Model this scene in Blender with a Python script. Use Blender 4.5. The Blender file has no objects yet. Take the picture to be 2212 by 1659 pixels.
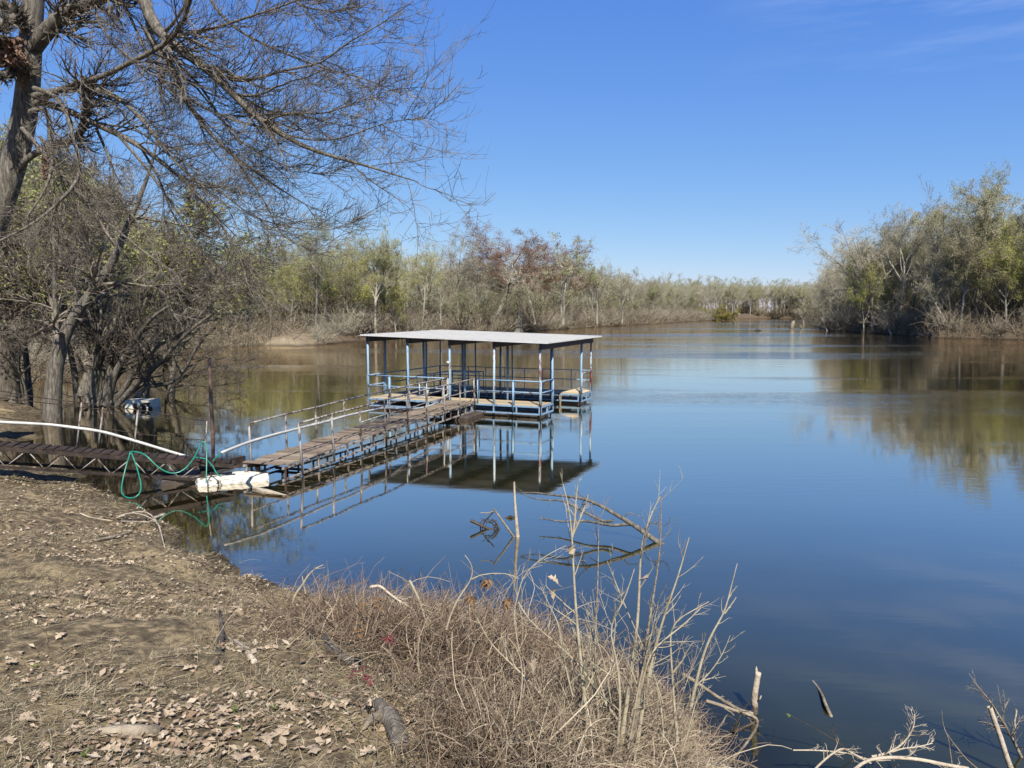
import bpy, math, random
import numpy as np
from mathutils import noise as mnoise, Vector
R = math.radians
rng = np.random.default_rng(7)
random.seed(7)
SC = bpy.context.scene
COL = SC.collection

# ------------------------------------------------------------------ camera
PITCH = math.atan((829.5 - 675.0) / 1659.0)
cam_d = bpy.data.cameras.new('camera'); cam = bpy.data.objects.new('camera', cam_d); COL.objects.link(cam)
cam.location = (0, 0, 4.0); cam.rotation_euler = (R(90) - PITCH, 0, 0)
cam_d.sensor_width = 36; cam_d.lens = 27.0; cam_d.clip_start = 0.05; cam_d.clip_end = 9000
SC.camera = cam
# ------------------------------------------------------------------ sky and sun
SUN_EL, SUN_ROT = 47.0, 168.0
W = bpy.data.worlds.new('World'); SC.world = W; W.use_nodes = True
nt = W.node_tree; nt.nodes.clear()
sky = nt.nodes.new('ShaderNodeTexSky'); sky.sky_type = 'NISHITA'; sky.sun_disc = False
sky.sun_elevation = R(SUN_EL); sky.sun_rotation = R(SUN_ROT)
sky.air_density = 1.0; sky.dust_density = 0.0; sky.ozone_density = 3.5; sky.altitude = 0
bg = nt.nodes.new('ShaderNodeBackground'); bg.inputs[1].default_value = 0.10
wo = nt.nodes.new('ShaderNodeOutputWorld')
tc = nt.nodes.new('ShaderNodeTexCoord'); mp = nt.nodes.new('ShaderNodeMapping')
mp.inputs['Scale'].default_value = (1.6, 1.0, 13.0); mp.inputs['Rotation'].default_value = (0, R(-12), 0)
cn = nt.nodes.new('ShaderNodeTexNoise'); cn.inputs['Scale'].default_value = 1.9; cn.inputs['Detail'].default_value = 7; cn.inputs['Roughness'].default_value = 0.62
cr = nt.nodes.new('ShaderNodeValToRGB'); cr.color_ramp.elements[0].position = 0.46; cr.color_ramp.elements[1].position = 0.72
cr.color_ramp.elements[1].color = (0.35, 0.35, 0.35, 1)
mix = nt.nodes.new('ShaderNodeMixRGB'); mix.inputs[2].default_value = (5.5, 5.9, 6.5, 1)
# colour response of the sky: per channel gain * value ** gamma
sepc = nt.nodes.new('ShaderNodeSeparateColor'); comc = nt.nodes.new('ShaderNodeCombineColor')
for ch, (gain, gam, lim_) in enumerate(((0.454, 1.0, 0.454), (0.469, 0.76, 0.703), (0.564, 0.30, 1.183))):
    m0 = nt.nodes.new('ShaderNodeMath'); m0.operation = 'MULTIPLY'; m0.inputs[1].default_value = 0.1
    m1_ = nt.nodes.new('ShaderNodeMath'); m1_.operation = 'POWER'; m1_.inputs[1].default_value = gam
    m2_ = nt.nodes.new('ShaderNodeMath'); m2_.operation = 'MULTIPLY'; m2_.inputs[1].default_value = gain * 10
    nt.links.new(sepc.outputs[ch], m0.inputs[0]); nt.links.new(m0.outputs[0], m1_.inputs[0]); nt.links.new(m1_.outputs[0], m2_.inputs[0]); m3_ = nt.nodes.new('ShaderNodeMath'); m3_.operation = 'MULTIPLY'; m3_.inputs[1].default_value = lim_; m4_ = nt.nodes.new('ShaderNodeMath'); m4_.operation = 'MINIMUM'; nt.links.new(sepc.outputs[ch], m3_.inputs[0]); nt.links.new(m2_.outputs[0], m4_.inputs[0]); nt.links.new(m3_.outputs[0], m4_.inputs[1]); nt.links.new(m4_.outputs[0], comc.inputs[ch])
L = nt.links.new
L(tc.outputs['Generated'], mp.inputs[0]); L(mp.outputs[0], cn.inputs['Vector']); L(cn.outputs[0], cr.inputs[0])
spx = nt.nodes.new('ShaderNodeSeparateXYZ'); L(tc.outputs['Generated'], spx.inputs[0])
mk1 = nt.nodes.new('ShaderNodeMapRange'); mk1.inputs['From Min'].default_value = 0.22; mk1.inputs['From Max'].default_value = 0.52; L(spx.outputs[0], mk1.inputs[0])
mk2 = nt.nodes.new('ShaderNodeMapRange'); mk2.inputs['From Min'].default_value = 0.22; mk2.inputs['From Max'].default_value = 0.34; L(spx.outputs[2], mk2.inputs[0])
mu1 = nt.nodes.new('ShaderNodeMath'); mu1.operation = 'MULTIPLY'; L(mk1.outputs[0], mu1.inputs[0]); L(mk2.outputs[0], mu1.inputs[1])
mu2 = nt.nodes.new('ShaderNodeMath'); mu2.operation = 'MULTIPLY'; L(mu1.outputs[0], mu2.inputs[0]); L(cr.outputs[0], mu2.inputs[1]); L(mu2.outputs[0], mix.inputs[0]); L(sky.outputs[0], sepc.inputs[0]); L(comc.outputs[0], mix.inputs[1]); L(mix.outputs[0], bg.inputs[0]); L(bg.outputs[0], wo.inputs[0])
sd = bpy.data.lights.new('sun', 'SUN'); sd.energy = 5.0; sd.angle = R(0.55); sd.color = (1.0, 0.95, 0.87)
so = bpy.data.objects.new('sun', sd); COL.objects.link(so)
sv = Vector((math.sin(R(SUN_ROT)) * math.cos(R(SUN_EL)), math.cos(R(SUN_ROT)) * math.cos(R(SUN_EL)), math.sin(R(SUN_EL))))
so.rotation_euler = sv.to_track_quat('Z', 'Y').to_euler()
SC.view_settings.view_transform = 'Standard'; SC.view_settings.look = 'None'
SC.view_settings.exposure = 0.80; SC.view_settings.gamma = 1.0
SC.render.engine = 'CYCLES'
cy = SC.cycles
cy.use_denoising = True; cy.max_bounces = 6; cy.diffuse_bounces = 2; cy.glossy_bounces = 3; cy.transmission_bounces = 4; cy.transparent_max_bounces = 12
cy.caustics_reflective = False; cy.caustics_refractive = False; cy.sample_clamp_indirect = 4.0
try: cy.use_adaptive_sampling = True; cy.adaptive_threshold = 0.01
except Exception: pass

# ------------------------------------------------------------------ picture coordinates (2212 x 1659) -> world
CP, SP = math.cos(PITCH), math.sin(PITCH)
def ray(u, v):
    x = (u - 1106.0) / 1659.0; y = (829.5 - v) / 1659.0
    return np.array([x, CP + y * SP, -SP + y * CP])
def P(u, v, Y):
    d = ray(u, v); return np.array([0, 0, 4.0]) + d * (Y / d[1])
def G(u, v, z=0.0):
    d = ray(u, v); return np.array([0, 0, 4.0]) + d * ((z - 4.0) / d[2])
def nrm(a): return a / np.maximum(np.linalg.norm(a, axis=-1, keepdims=True), 1e-9)

# ------------------------------------------------------------------ materials
AF = 0.76                                                          # all albedos are read at this exposure
def newmat(name):
    m = bpy.data.materials.new(name); m.use_nodes = True
    n = m.node_tree.nodes; b = n['Principled BSDF']; return m, m.node_tree, b
def mat_noise(name, cols, scale=4.0, rough=0.8, bump=0.0, bscale=None, stretch=(1, 1, 1), objvar=0.0, isl=0.0, spec=0.3, detail=6, pos=(0.3, 0.7)):
    m, t, b = newmat(name); n, l = t.nodes, t.links.new
    b.inputs['Roughness'].default_value = rough; b.inputs['Specular IOR Level'].default_value = spec
    tc = n.new('ShaderNodeTexCoord'); mp = n.new('ShaderNodeMapping'); mp.inputs['Scale'].default_value = stretch
    l(tc.outputs['Object'], mp.inputs[0])
    nz = n.new('ShaderNodeTexNoise'); nz.inputs['Scale'].default_value = scale; nz.inputs['Detail'].default_value = detail; nz.inputs['Roughness'].default_value = 0.65
    l(mp.outputs[0], nz.inputs['Vector'])
    r = n.new('ShaderNodeValToRGB'); r.color_ramp.elements[0].position = pos[0]; r.color_ramp.elements[1].position = pos[1]
    k = len(cols)
    for i in range(k - 2): r.color_ramp.elements.new(pos[0] + (pos[1] - pos[0]) * (i + 1) / (k - 1))
    for e, c in zip(r.color_ramp.elements, cols): e.color = (c[0] * AF, c[1] * AF, c[2] * AF * .96, 1)
    l(nz.outputs[0], r.inputs[0]); out = r.outputs[0]
    if objvar or isl:
        hs = n.new('ShaderNodeHueSaturation'); l(out, hs.inputs['Color'])
        ma = n.new('ShaderNodeMapRange'); v = objvar or isl
        ma.inputs['To Min'].default_value = 1 - v; ma.inputs['To Max'].default_value = 1 + v
        if objvar: oi = n.new('ShaderNodeObjectInfo'); l(oi.outputs['Random'], ma.inputs[0])
        else: gi = n.new('ShaderNodeNewGeometry'); l(gi.outputs['Random Per Island'], ma.inputs[0])
        l(ma.outputs[0], hs.inputs['Value']); out = hs.outputs[0]
    l(out, b.inputs['Base Color'])
    if bump:
        bn = n.new('ShaderNodeBump'); bn.inputs['Strength'].default_value = bump; bn.inputs['Distance'].default_value = 0.02
        n2 = n.new('ShaderNodeTexNoise'); n2.inputs['Scale'].default_value = bscale or scale * 3; n2.inputs['Detail'].default_value = 8
        l(mp.outputs[0], n2.inputs['Vector']); l(n2.outputs[0], bn.inputs['Height']); l(bn.outputs[0], b.inputs['Normal'])
    return m
def mat_island(name, cols, rough=0.8, transl=0.0, hard=False):
    """one colour per loose piece (leaf, blade, stem)"""
    m, t, b = newmat(name); n, l = t.nodes, t.links.new
    b.inputs['Roughness'].default_value = rough; b.inputs['Specular IOR Level'].default_value = 0.25
    gi = n.new('ShaderNodeNewGeometry'); r = n.new('ShaderNodeValToRGB')
    k = len(cols)
    for i in range(k - 2): r.color_ramp.elements.new((i + 1) / (k - 1))
    for i, (e, c) in enumerate(zip(r.color_ramp.elements, cols)): e.color = (c[0] * AF, c[1] * AF, c[2] * AF * .94, 1); e.position = i / (k - 1)
    l(gi.outputs['Random Per Island'], r.inputs[0]); l(r.outputs[0], b.inputs['Base Color'])
    if transl:
        tr = n.new('ShaderNodeBsdfTranslucent'); l(r.outputs[0], tr.inputs[0]); mx = n.new('ShaderNodeMixShader'); mx.inputs[0].default_value = transl
        o = n['Material Output']; l(b.outputs[0], mx.inputs[1]); l(tr.outputs[0], mx.inputs[2]); l(mx.outputs[0], o.inputs[0])
    return m
def mat_chip(name, paint, under, amt=0.5, scale=6.0, rough=0.55):
    """paint flaking off to rust in patches"""
    paint = [x * .72 for x in paint]; under = [x * .72 for x in under]; m, t, b = newmat(name); n, l = t.nodes, t.links.new
    b.inputs['Roughness'].default_value = rough
    tc = n.new('ShaderNodeTexCoord')
    mp = n.new('ShaderNodeMapping'); mp.inputs['Scale'].default_value = (1, 1, 0.35); l(tc.outputs['Object'], mp.inputs[0])
    a = n.new('ShaderNodeTexNoise'); a.inputs['Scale'].default_value = scale; a.inputs['Detail'].default_value = 9; a.inputs['Roughness'].default_value = 0.7; l(mp.outputs[0], a.inputs['Vector'])
    r = n.new('ShaderNodeValToRGB'); r.color_ramp.elements[0].position = amt; r.color_ramp.elements[1].position = amt + 0.05
    l(a.outputs[0], r.inputs[0])
    c = n.new('ShaderNodeTexNoise'); c.inputs['Scale'].default_value = 3; c.inputs['Detail'].default_value = 6; l(tc.outputs['Object'], c.inputs['Vector'])
    mp1 = n.new('ShaderNodeMixRGB'); mp1.inputs[1].default_value = (*paint, 1); mp1.inputs[2].default_value = (*[min(1, x * 1.35 + 0.05) for x in paint], 1); l(c.outputs[0], mp1.inputs[0])
    mp2 = n.new('ShaderNodeMixRGB'); mp2.inputs[1].default_value = (*under, 1); mp2.inputs[2].default_value = (*[x * 0.45 for x in under], 1); l(c.outputs[0], mp2.inputs[0])
    mx = n.new('ShaderNodeMixRGB'); l(r.outputs[0], mx.inputs[0]); l(mp1.outputs[0], mx.inputs[1]); l(mp2.outputs[0], mx.inputs[2])
    l(mx.outputs[0], b.inputs['Base Color'])
    bn = n.new('ShaderNodeBump'); bn.inputs['Strength'].default_value = 0.4; bn.inputs['Distance'].default_value = 0.004; l(a.outputs[0], bn.inputs['Height']); l(bn.outputs[0], b.inputs['Normal'])
    return m

M = {}
M['bark'] = mat_noise('bark', [(0.055, 0.046, 0.036), (0.15, 0.13, 0.105), (0.30, 0.275, 0.235)], 5, 0.9, 0.9, 14, (3, 3, 0.6))
M['bark_dark'] = mat_noise('bark_dark', [(0.035, 0.028, 0.021), (0.105, 0.087, 0.068), (0.19, 0.165, 0.13)], 5, 0.9, 0.8, 14, (3, 3, 0.6))
M['bark_pale'] = mat_noise('bark_pale', [(0.16, 0.15, 0.125), (0.36, 0.34, 0.29), (0.50, 0.47, 0.41)], 2, 0.9, 0.5, 8, (2, 2, 0.5))
M['far_bark'] = mat_noise('far_bark', [(0.16, 0.14, 0.11), (0.31, 0.28, 0.23), (0.46, 0.43, 0.36)], 1.2, 0.95, 0, None, (1, 1, .4), objvar=0.3)
M['twig_near'] = mat_noise('twig_near', [(0.10, 0.075, 0.055), (0.20, 0.165, 0.13), (0.33, 0.30, 0.25)], 2.5, 0.75, 0, None)
M['twig_shade'] = mat_noise('shaded_twig', [(0.10, 0.08, 0.055), (0.20, 0.165, 0.12)], .4, 0.9, 0, None)  # darker twigs for far fill shrubs: shade in the wood's gaps put into colour
M['twig_maple'] = mat_noise('twig_maple', [(0.06, 0.047, 0.036), (0.14, 0.118, 0.095), (0.30, 0.27, 0.225)], 2.5, 0.75, 0, None)
M['twig_grey'] = mat_noise('twig_grey', [(0.30, 0.265, 0.195), (0.46, 0.42, 0.32)], .4, 0.9, 0, None, objvar=0.28)
M['twig_brown'] = mat_noise('twig_brown', [(0.25, 0.20, 0.145), (0.40, 0.33, 0.25)], .4, 0.9, 0, None, objvar=0.25)
M['twig_rust'] = mat_noise('twig_rust', [(0.20, 0.115, 0.08), (0.34, 0.22, 0.16)], .6, 0.9, 0, None, objvar=0.1)
M['leaf_green'] = mat_island('leaf_green', [(0.40, 0.45, 0.15), (0.54, 0.58, 0.20), (0.48, 0.48, 0.22)], 0.6, 0.5)
M['leaf_lime'] = mat_island('leaf_lime', [(0.50, 0.56, 0.10), (0.64, 0.68, 0.14), (0.62, 0.60, 0.15)], 0.6, 0.5)
M['leaf_olive'] = mat_island('leaf_olive', [(0.38, 0.40, 0.17), (0.46, 0.45, 0.22)], 0.7, 0.45)
M['leaf_rust'] = mat_island('leaf_rust', [(0.25, 0.13, 0.08), (0.36, 0.20, 0.13)], 0.7, 0.3)
M['leaf_gold'] = mat_island('leaf_gold', [(0.36, 0.30, 0.07), (0.28, 0.25, 0.07)], 0.7, 0.35)
M['brush'] = mat_island('dry_brush', [(0.04, 0.028, 0.018), (0.19, 0.135, 0.09), (0.09, 0.058, 0.04), (0.42, 0.33, 0.23), (0.14, 0.092, 0.065), (0.23, 0.165, 0.12)], 0.8)
M['brush_pale'] = mat_island('pale_brush', [(0.07, 0.048, 0.03), (0.34, 0.27, 0.19), (0.17, 0.125, 0.085), (0.52, 0.44, 0.33), (0.24, 0.18, 0.125), (0.12, 0.085, 0.06)], 0.8)
M['thicket'] = mat_island('undergrowth', [(0.07, 0.052, 0.035), (0.22, 0.175, 0.12), (0.13, 0.10, 0.07), (0.38, 0.32, 0.24), (0.17, 0.14, 0.085)], 0.9)
M['straw'] = mat_island('dry_straw', [(0.10, 0.075, 0.045), (0.40, 0.33, 0.215), (0.19, 0.15, 0.095), (0.60, 0.51, 0.36), (0.06, 0.045, 0.03), (0.26, 0.21, 0.13)], 0.8, 0.15)
M['stem'] = mat_noise('pale_stem', [(0.25, 0.20, 0.13), (0.42, 0.36, 0.25), (0.54, 0.47, 0.34)], 9, 0.7, 0.2, 40)
M['litter'] = mat_island('leaf_litter', [(0.12, 0.075, 0.045), (0.48, 0.36, 0.25), (0.24, 0.155, 0.10), (0.66, 0.55, 0.42), (0.36, 0.25, 0.17), (0.56, 0.46, 0.35), (0.17, 0.11, 0.07)], 0.75, 0.15)
M['oak_leaf'] = mat_noise('oak_leaf', [(0.26, 0.17, 0.105), (0.46, 0.35, 0.24), (0.64, 0.53, 0.39)], 12, 0.7, 0.3, 60, objvar=0.2)
M['red_leaf'] = mat_noise('red_leaf', [(0.09, 0.018, 0.02), (0.20, 0.045, 0.04)], 20, 0.6)
M['brown_leaf'] = mat_noise('brown_leaf', [(0.12, 0.065, 0.03), (0.24, 0.14, 0.06)], 20, 0.6)
M['weed'] = mat_island('weed_green', [(0.10, 0.17, 0.04), (0.22, 0.29, 0.08)], 0.5, 0.3)
M['drift'] = mat_noise('driftwood', [(0.09, 0.07, 0.05), (0.27, 0.22, 0.16), (0.44, 0.37, 0.28)], 6, 0.85, 0.9, 30, (1, 1, 1))
M['drift_pale'] = mat_noise('driftwood_pale', [(0.26, 0.20, 0.14), (0.50, 0.42, 0.32), (0.60, 0.53, 0.42)], 7, 0.8, 0.5, 30)
M['drift_wet'] = mat_noise('driftwood_wet', [(0.03, 0.022, 0.015), (0.085, 0.062, 0.043)], 6, 0.5, 0.6, 30)
M['blue'] = mat_chip('blue_paint', (0.18, 0.31, 0.45), (0.20, 0.12, 0.085), 0.56, 5)
M['blue_rust'] = mat_chip('blue_paint_rusty', (0.34, 0.44, 0.50), (0.22, 0.065, 0.04), 0.47, 4)
M['rail_rust'] = mat_chip('rail_rust', (0.30, 0.27, 0.235), (0.13, 0.075, 0.05), 0.50, 7, 0.7)
M['steel_dark'] = mat_noise('old_steel', [(0.012, 0.009, 0.007), (0.036, 0.025, 0.020), (0.08, 0.052, 0.04)], 5, 0.75, 0.4, 30)
M['roof'] = mat_noise('white_sheet_metal', [(0.36, 0.35, 0.34), (0.47, 0.46, 0.45), (0.50, 0.49, 0.48)], 1.2, 0.45, 0, None, (0.5, 4, 1), spec=0.4, detail=10)
M['beam'] = mat_noise('roof_beam', [(0.035, 0.033, 0.035), (0.075, 0.07, 0.07)], 3, 0.7)
M['plank'] = mat_island('deck_plank', [(0.42, 0.33, 0.22), (0.55, 0.45, 0.32), (0.48, 0.38, 0.27)], 0.8)
M['plank_old'] = mat_island('gangway_plank', [(0.14, 0.105, 0.08), (0.30, 0.235, 0.18), (0.21, 0.16, 0.125), (0.36, 0.29, 0.22)], 0.85)
M['tank'] = mat_noise('float_plastic', [(0.05, 0.038, 0.032), (0.115, 0.088, 0.073)], 2, 0.55)
M['foam'] = mat_noise('foam', [(0.14, 0.11, 0.07), (0.62, 0.59, 0.50), (0.74, 0.71, 0.64)], 5, 0.9, 0.4, 40, pos=(0.36, 0.44))
M['wrap'] = mat_noise('black_wrap', [(0.010, 0.010, 0.010), (0.04, 0.038, 0.035)], 4, 0.4)
M['pvc'] = mat_noise('white_pipe', [(0.42, 0.41, 0.38), (0.62, 0.61, 0.59)], 3, 0.45, spec=0.4)
M['hose'] = mat_noise('green_hose', [(0.01, 0.16, 0.11), (0.02, 0.28, 0.19)], 8, 0.35, spec=0.5)
M['pole'] = mat_noise('rusty_pole', [(0.12, 0.07, 0.05), (0.24, 0.15, 0.105), (0.33, 0.24, 0.18)], 4, 0.85, 0.3, 30, (1, 1, .5))
M['rope'] = mat_noise('rope', [(0.28, 0.23, 0.15), (0.42, 0.36, 0.26)], 30, 0.9)
M['sill'] = mat_noise('dark_soil', [(0.045, 0.032, 0.022), (0.12, 0.09, 0.065)], 3, 0.95)

# ------------------------------------------------------------------ mesh builders
class MB:
    """collects geometry; build() links it as one mesh object"""
    def __init__(s): s.v = []; s.q = []; s.t = []; s.n = 0; s.qm = []; s.tm = []; s.smooth = False
    def addq(s, V, Q, m=0):
        V = np.asarray(V, float).reshape(-1, 3); Q = np.asarray(Q, int).reshape(-1, 4)
        s.v.append(V); s.q.append(Q + s.n); s.qm.append(np.full(len(Q), m)); s.n += len(V); return s
    def addt(s, V, T, m=0):
        V = np.asarray(V, float).reshape(-1, 3); T = np.asarray(T, int).reshape(-1, 3)
        s.v.append(V); s.t.append(T + s.n); s.tm.append(np.full(len(T), m)); s.n += len(V); return s
    def tubes(s, Pt, Rd, k=3, m=0, cap=False):
        Pt = np.asarray(Pt, float); Rd = np.asarray(Rd, float)
        if Pt.ndim == 2: Pt = Pt[None]; Rd = Rd[None]
        N, n, _ = Pt.shape
        T = np.empty_like(Pt); T[:, 1:-1] = Pt[:, 2:] - Pt[:, :-2]; T[:, 0] = Pt[:, 1] - Pt[:, 0]; T[:, -1] = Pt[:, -1] - Pt[:, -2]
        T = nrm(T); mean = nrm(Pt[:, -1] - Pt[:, 0] + 1e-6)
        ref = np.zeros((N, 3)); ref[np.arange(N), np.argmin(np.abs(mean), axis=1)] = 1
        U = nrm(np.cross(T, ref[:, None, :])); Vv = np.cross(T, U)
        a = np.arange(k) * 2 * np.pi / k
        ring = Pt[:, :, None, :] + Rd[:, :, None, None] * (np.cos(a)[None, None, :, None] * U[:, :, None, :] + np.sin(a)[None, None, :, None] * Vv[:, :, None, :])
        i = np.arange(N)[:, None, None] * (n * k); j = np.arange(n - 1)[None, :, None] * k; c = np.arange(k)[None, None, :]; c2 = (c + 1) % k
        Q = np.stack([i + j + c, i + j + c2, i + j + k + c2, i + j + k + c], -1).reshape(-1, 4)
        base = s.n; s.addq(ring.reshape(-1, 3), Q, m)
        if cap:
            for q in range(N):
                for e, rev in ((0, True), (n - 1, False)):
                    o = base + q * n * k + e * k; cpt = Pt[q, e]
                    s.v.append(cpt[None]); ci = s.n; s.n += 1
                    tt = [(ci, o + x, o + (x + 1) % k) if not rev else (ci, o + (x + 1) % k, o + x) for x in range(k)]
                    s.t.append(np.array(tt)); s.tm.append(np.full(k, m))
        return s
    def rod(s, a, b, r, k=6, m=0): return s.tubes(np.array([a, b]), np.array([r, r]), k, m, True)
    def bar(s, a, b, w, h, m=0, up=(0, 0, 1)):
        """rectangular bar from a to b, w across, h high"""
        a = np.asarray(a, float); b = np.asarray(b, float); t = nrm(b - a); up = np.asarray(up, float)
        if abs(np.dot(t, up)) > 0.95: up = np.array([AX[0], AX[1], 0.0])
        sx = nrm(np.cross(t, up)) * w / 2; uz = nrm(np.cross(sx, t)) * h / 2
        V = [a - sx - uz, a + sx - uz, a + sx + uz, a - sx + uz, b - sx - uz, b + sx - uz, b + sx + uz, b - sx + uz]
        return s.addq(V, [(0, 3, 2, 1), (4, 5, 6, 7), (0, 1, 5, 4), (1, 2, 6, 5), (2, 3, 7, 6), (3, 0, 4, 7)], m)
    def quads(s, C, A, B, m=0):
        """N leaf quads: centres C, half axes A, B"""
        V = np.stack([C - A, C + B, C + A, C - B], 1).reshape(-1, 3)
        return s.addq(V, np.arange(len(C) * 4).reshape(-1, 4), m)
    def mesh(s, name, mats):
        me = bpy.data.meshes.new(name); V = np.concatenate(s.v)
        Q = np.concatenate(s.q) if s.q else np.zeros((0, 4), int); T = np.concatenate(s.t) if s.t else np.zeros((0, 3), int)
        me.vertices.add(len(V)); me.vertices.foreach_set('co', V.astype(np.float32).ravel())
        me.loops.add(len(Q) * 4 + len(T) * 3); me.loops.foreach_set('vertex_index', np.concatenate([Q.ravel(), T.ravel()]).astype(np.int32))
        me.polygons.add(len(Q) + len(T))
        me.polygons.foreach_set('loop_start', np.concatenate([np.arange(len(Q)) * 4, len(Q) * 4 + np.arange(len(T)) * 3]).astype(np.int32))
        mi = np.concatenate([np.concatenate(s.qm) if s.qm else np.zeros(0), np.concatenate(s.tm) if s.tm else np.zeros(0)]).astype(np.int32)
        for m_ in (mats if isinstance(mats, (list, tuple)) else [mats]): me.materials.append(M[m_] if isinstance(m_, str) else m_)
        me.update(calc_edges=True); me.polygons.foreach_set('material_index', mi)
        me.polygons.foreach_set('use_smooth', np.full(len(Q) + len(T), s.smooth)); me.update()
        return me
    def build(s, name, mats, parent=None, origin=None):
        if origin is None and parent is not None and parent.type == 'EMPTY': origin = parent['_o']
        if origin is not None:
            s.v = [np.concatenate(s.v) - np.asarray(origin, float)]
        o = bpy.data.objects.new(name, s.mesh(name, mats)); COL.objects.link(o)
        if parent: o.parent = parent
        elif origin is not None: o.location = origin
        return o
def tag(o, label=None, cat=None, group=None, kind=None):
    if label: o['label'] = label
    if cat: o['category'] = cat
    if group: o['group'] = group
    if kind: o['kind'] = kind
    return o
def thing(name, loc, label, cat, group=None):
    o = bpy.data.objects.new(name, None); COL.objects.link(o); o.location = loc; o['_o'] = [float(x) for x in loc]
    o.empty_display_size = 0.1
    return tag(o, label, cat, group)
def subpart(mb, name, mats, part):
    """mesh under a part whose own mesh has its origin at the thing's base"""
    top = part.parent; o = mb.build(name, mats, None, None); me = o.data
    a = np.empty(len(me.vertices) * 3, np.float32); me.vertices.foreach_get('co', a)
    me.vertices.foreach_set('co', (a.reshape(-1, 3) - np.array(top['_o'], np.float32)).ravel()); me.update(); o.parent = part; return o
def copy_tree(o, parent=None):
    c = o.copy(); COL.objects.link(c); c.parent = parent
    for ch in o.children:
        d = ch.copy(); COL.objects.link(d); d.parent = c
        for g in ch.children: e = g.copy(); COL.objects.link(e); e.parent = d
    return c
AX = (0.917, -0.40)

# ------------------------------------------------------------------ river and banks
# shoreline vertices: (x, y, bank height, ramp length)
def sh(u, v, H, Lr, dmax=None):
    g = G(u, v); return (g[0], g[1], H, Lr)
SH = [(3.2, -40, 1.9, 2), (2.6, -6, 1.9, 1.1), (2.25, 0, 1.9, 1.05), (2.0, 3.5, 1.85, 1.1), (1.85, 5.2, 1.7, 1.3), (1.55, 6.8, 1.6, 1.6), (0.8, 8.2, 1.6, 2.2),
      (-0.6, 9.1, 1.7, 3.0), (-2.0, 9.8, 1.8, 3.8), (-3.3, 10.6, 1.9, 4.6), sh(555, 1246, 1.9, 5), sh(480, 1203, 1.9, 5.5), sh(400, 1163, 1.9, 5.5), sh(330, 1118, 1.8, 6), sh(262, 1080, 1.5, 6),
      sh(205, 1050, .9, 5), sh(170, 1025, .8, 4), sh(110, 1008, .8, 4), sh(30, 1000, .9, 4), (-13.6, 20.0, 1.0, 4), sh(20, 962, 1.8, 4), sh(80, 952, 1.2, 4), sh(96, 922, 1.0, 4), sh(88, 882, 1.0, 4), sh(40, 867, 1.2, 4), (-32, 35.5, 1.5, 4),
      (-35, 38, 1.5, 4), (-31, 42.5, 1.7, 6), sh(60, 824, 1.8, 7), sh(150, 818, 1.8, 8), sh(250, 790, 1.9, 8), sh(330, 764, 1.9, 8), sh(400, 756, 1.9, 5), sh(480, 751, 1.9, 4), sh(560, 746, 1.8, 4), sh(640, 748, 1.8, 4), sh(705, 744, 1.9, 3),
      sh(760, 739, 2, 2), sh(850, 734, 2, 2), sh(970, 725, 2.2, 2), sh(1120, 717, 2.2, 2), sh(1250, 708.5, 2.3, 2), sh(1400, 700.5, 2.5, 2), sh(1500, 694.5, 2.5, 2), sh(1558, 691, 2.5, 2), (150, 500, 2.5, 2),
      (165, 520, 3.2, 1.2), sh(1660, 687.5, 3.2, 1.2), sh(1735, 688, 3.0, 1.2), sh(1752, 694, 2.5, 1.5), sh(1755, 700, 2.3, 1.5), sh(1768, 707, 2.2, 1.3), sh(1794, 714.5, 2.2, 1.2), sh(1904, 721, 2.3, 0.9), sh(2027, 730.5, 2.3, 0.9), sh(2150, 733, 2.3, 1.2),
      sh(2300, 737, 2.4, 2), sh(2600, 746, 2.4, 2), (120, 50, 2.4, 2), (125, -40, 2.4, 2)]
SH = np.array(SH)
def sdist(x, y):
    """signed distance to the shoreline (land positive), bank height, ramp length"""
    x = np.asarray(x, float); y = np.asarray(y, float); p = np.stack([x, y], -1)
    best = np.full(x.shape, 1e18); Hh = np.zeros(x.shape); Ll = np.ones(x.shape); inside = np.zeros(x.shape, bool)
    n = len(SH)
    for i in range(n):
        a = SH[i]; b = SH[(i + 1) % n]; ab = b[:2] - a[:2]
        t = np.clip(((p - a[:2]) @ ab) / (ab @ ab), 0, 1); q = a[:2] + t[..., None] * ab
        d = ((p - q) ** 2).sum(-1); m = d < best
        best = np.where(m, d, best); Hh = np.where(m, a[2] + t * (b[2] - a[2]), Hh); Ll = np.where(m, a[3] + t * (b[3] - a[3]), Ll)
        c = ((a[1] > y) != (b[1] > y))
        with np.errstate(divide='ignore', invalid='ignore'):
            xi = a[0] + (y - a[1]) * (b[0] - a[0]) / (b[1] - a[1] if b[1] != a[1] else 1e-9)
        inside ^= (c & (x < xi))
    d = np.sqrt(best); return np.where(inside, -d, d), Hh, Ll
def height(x, y, bumps=True):
    x = np.atleast_1d(np.asarray(x, float)); y = np.atleast_1d(np.asarray(y, float))
    d, Hh, Ll = sdist(x, y); r = np.hypot(x, y)
    if bumps:
        w = np.array([mnoise.noise(Vector((a * 0.9, b * 0.9, 3.1))) + 0.5 * mnoise.noise(Vector((a * 2.7, b * 2.7, 7.7))) for a, b in zip(x.ravel(), y.ravel())]).reshape(x.shape)
        d = d + w * np.clip(0.25 + 0.02 * r, 0, 1.6) * np.where(d > 0, 1, 0.6)
    up = Hh * (1 - np.exp(-np.maximum(d, 0) / Ll)); dn = -np.minimum(2.5, 0.22 * np.maximum(-d, 0) ** 1.15 / (0.2 + 0.16 * Ll))
    z = np.where(d > 0, up, dn)
    if bumps: z = z + w * 0.05 * np.clip(d, 0, 1)
    return z
def hz(x, y): return float(height([x], [y])[0])
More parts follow.
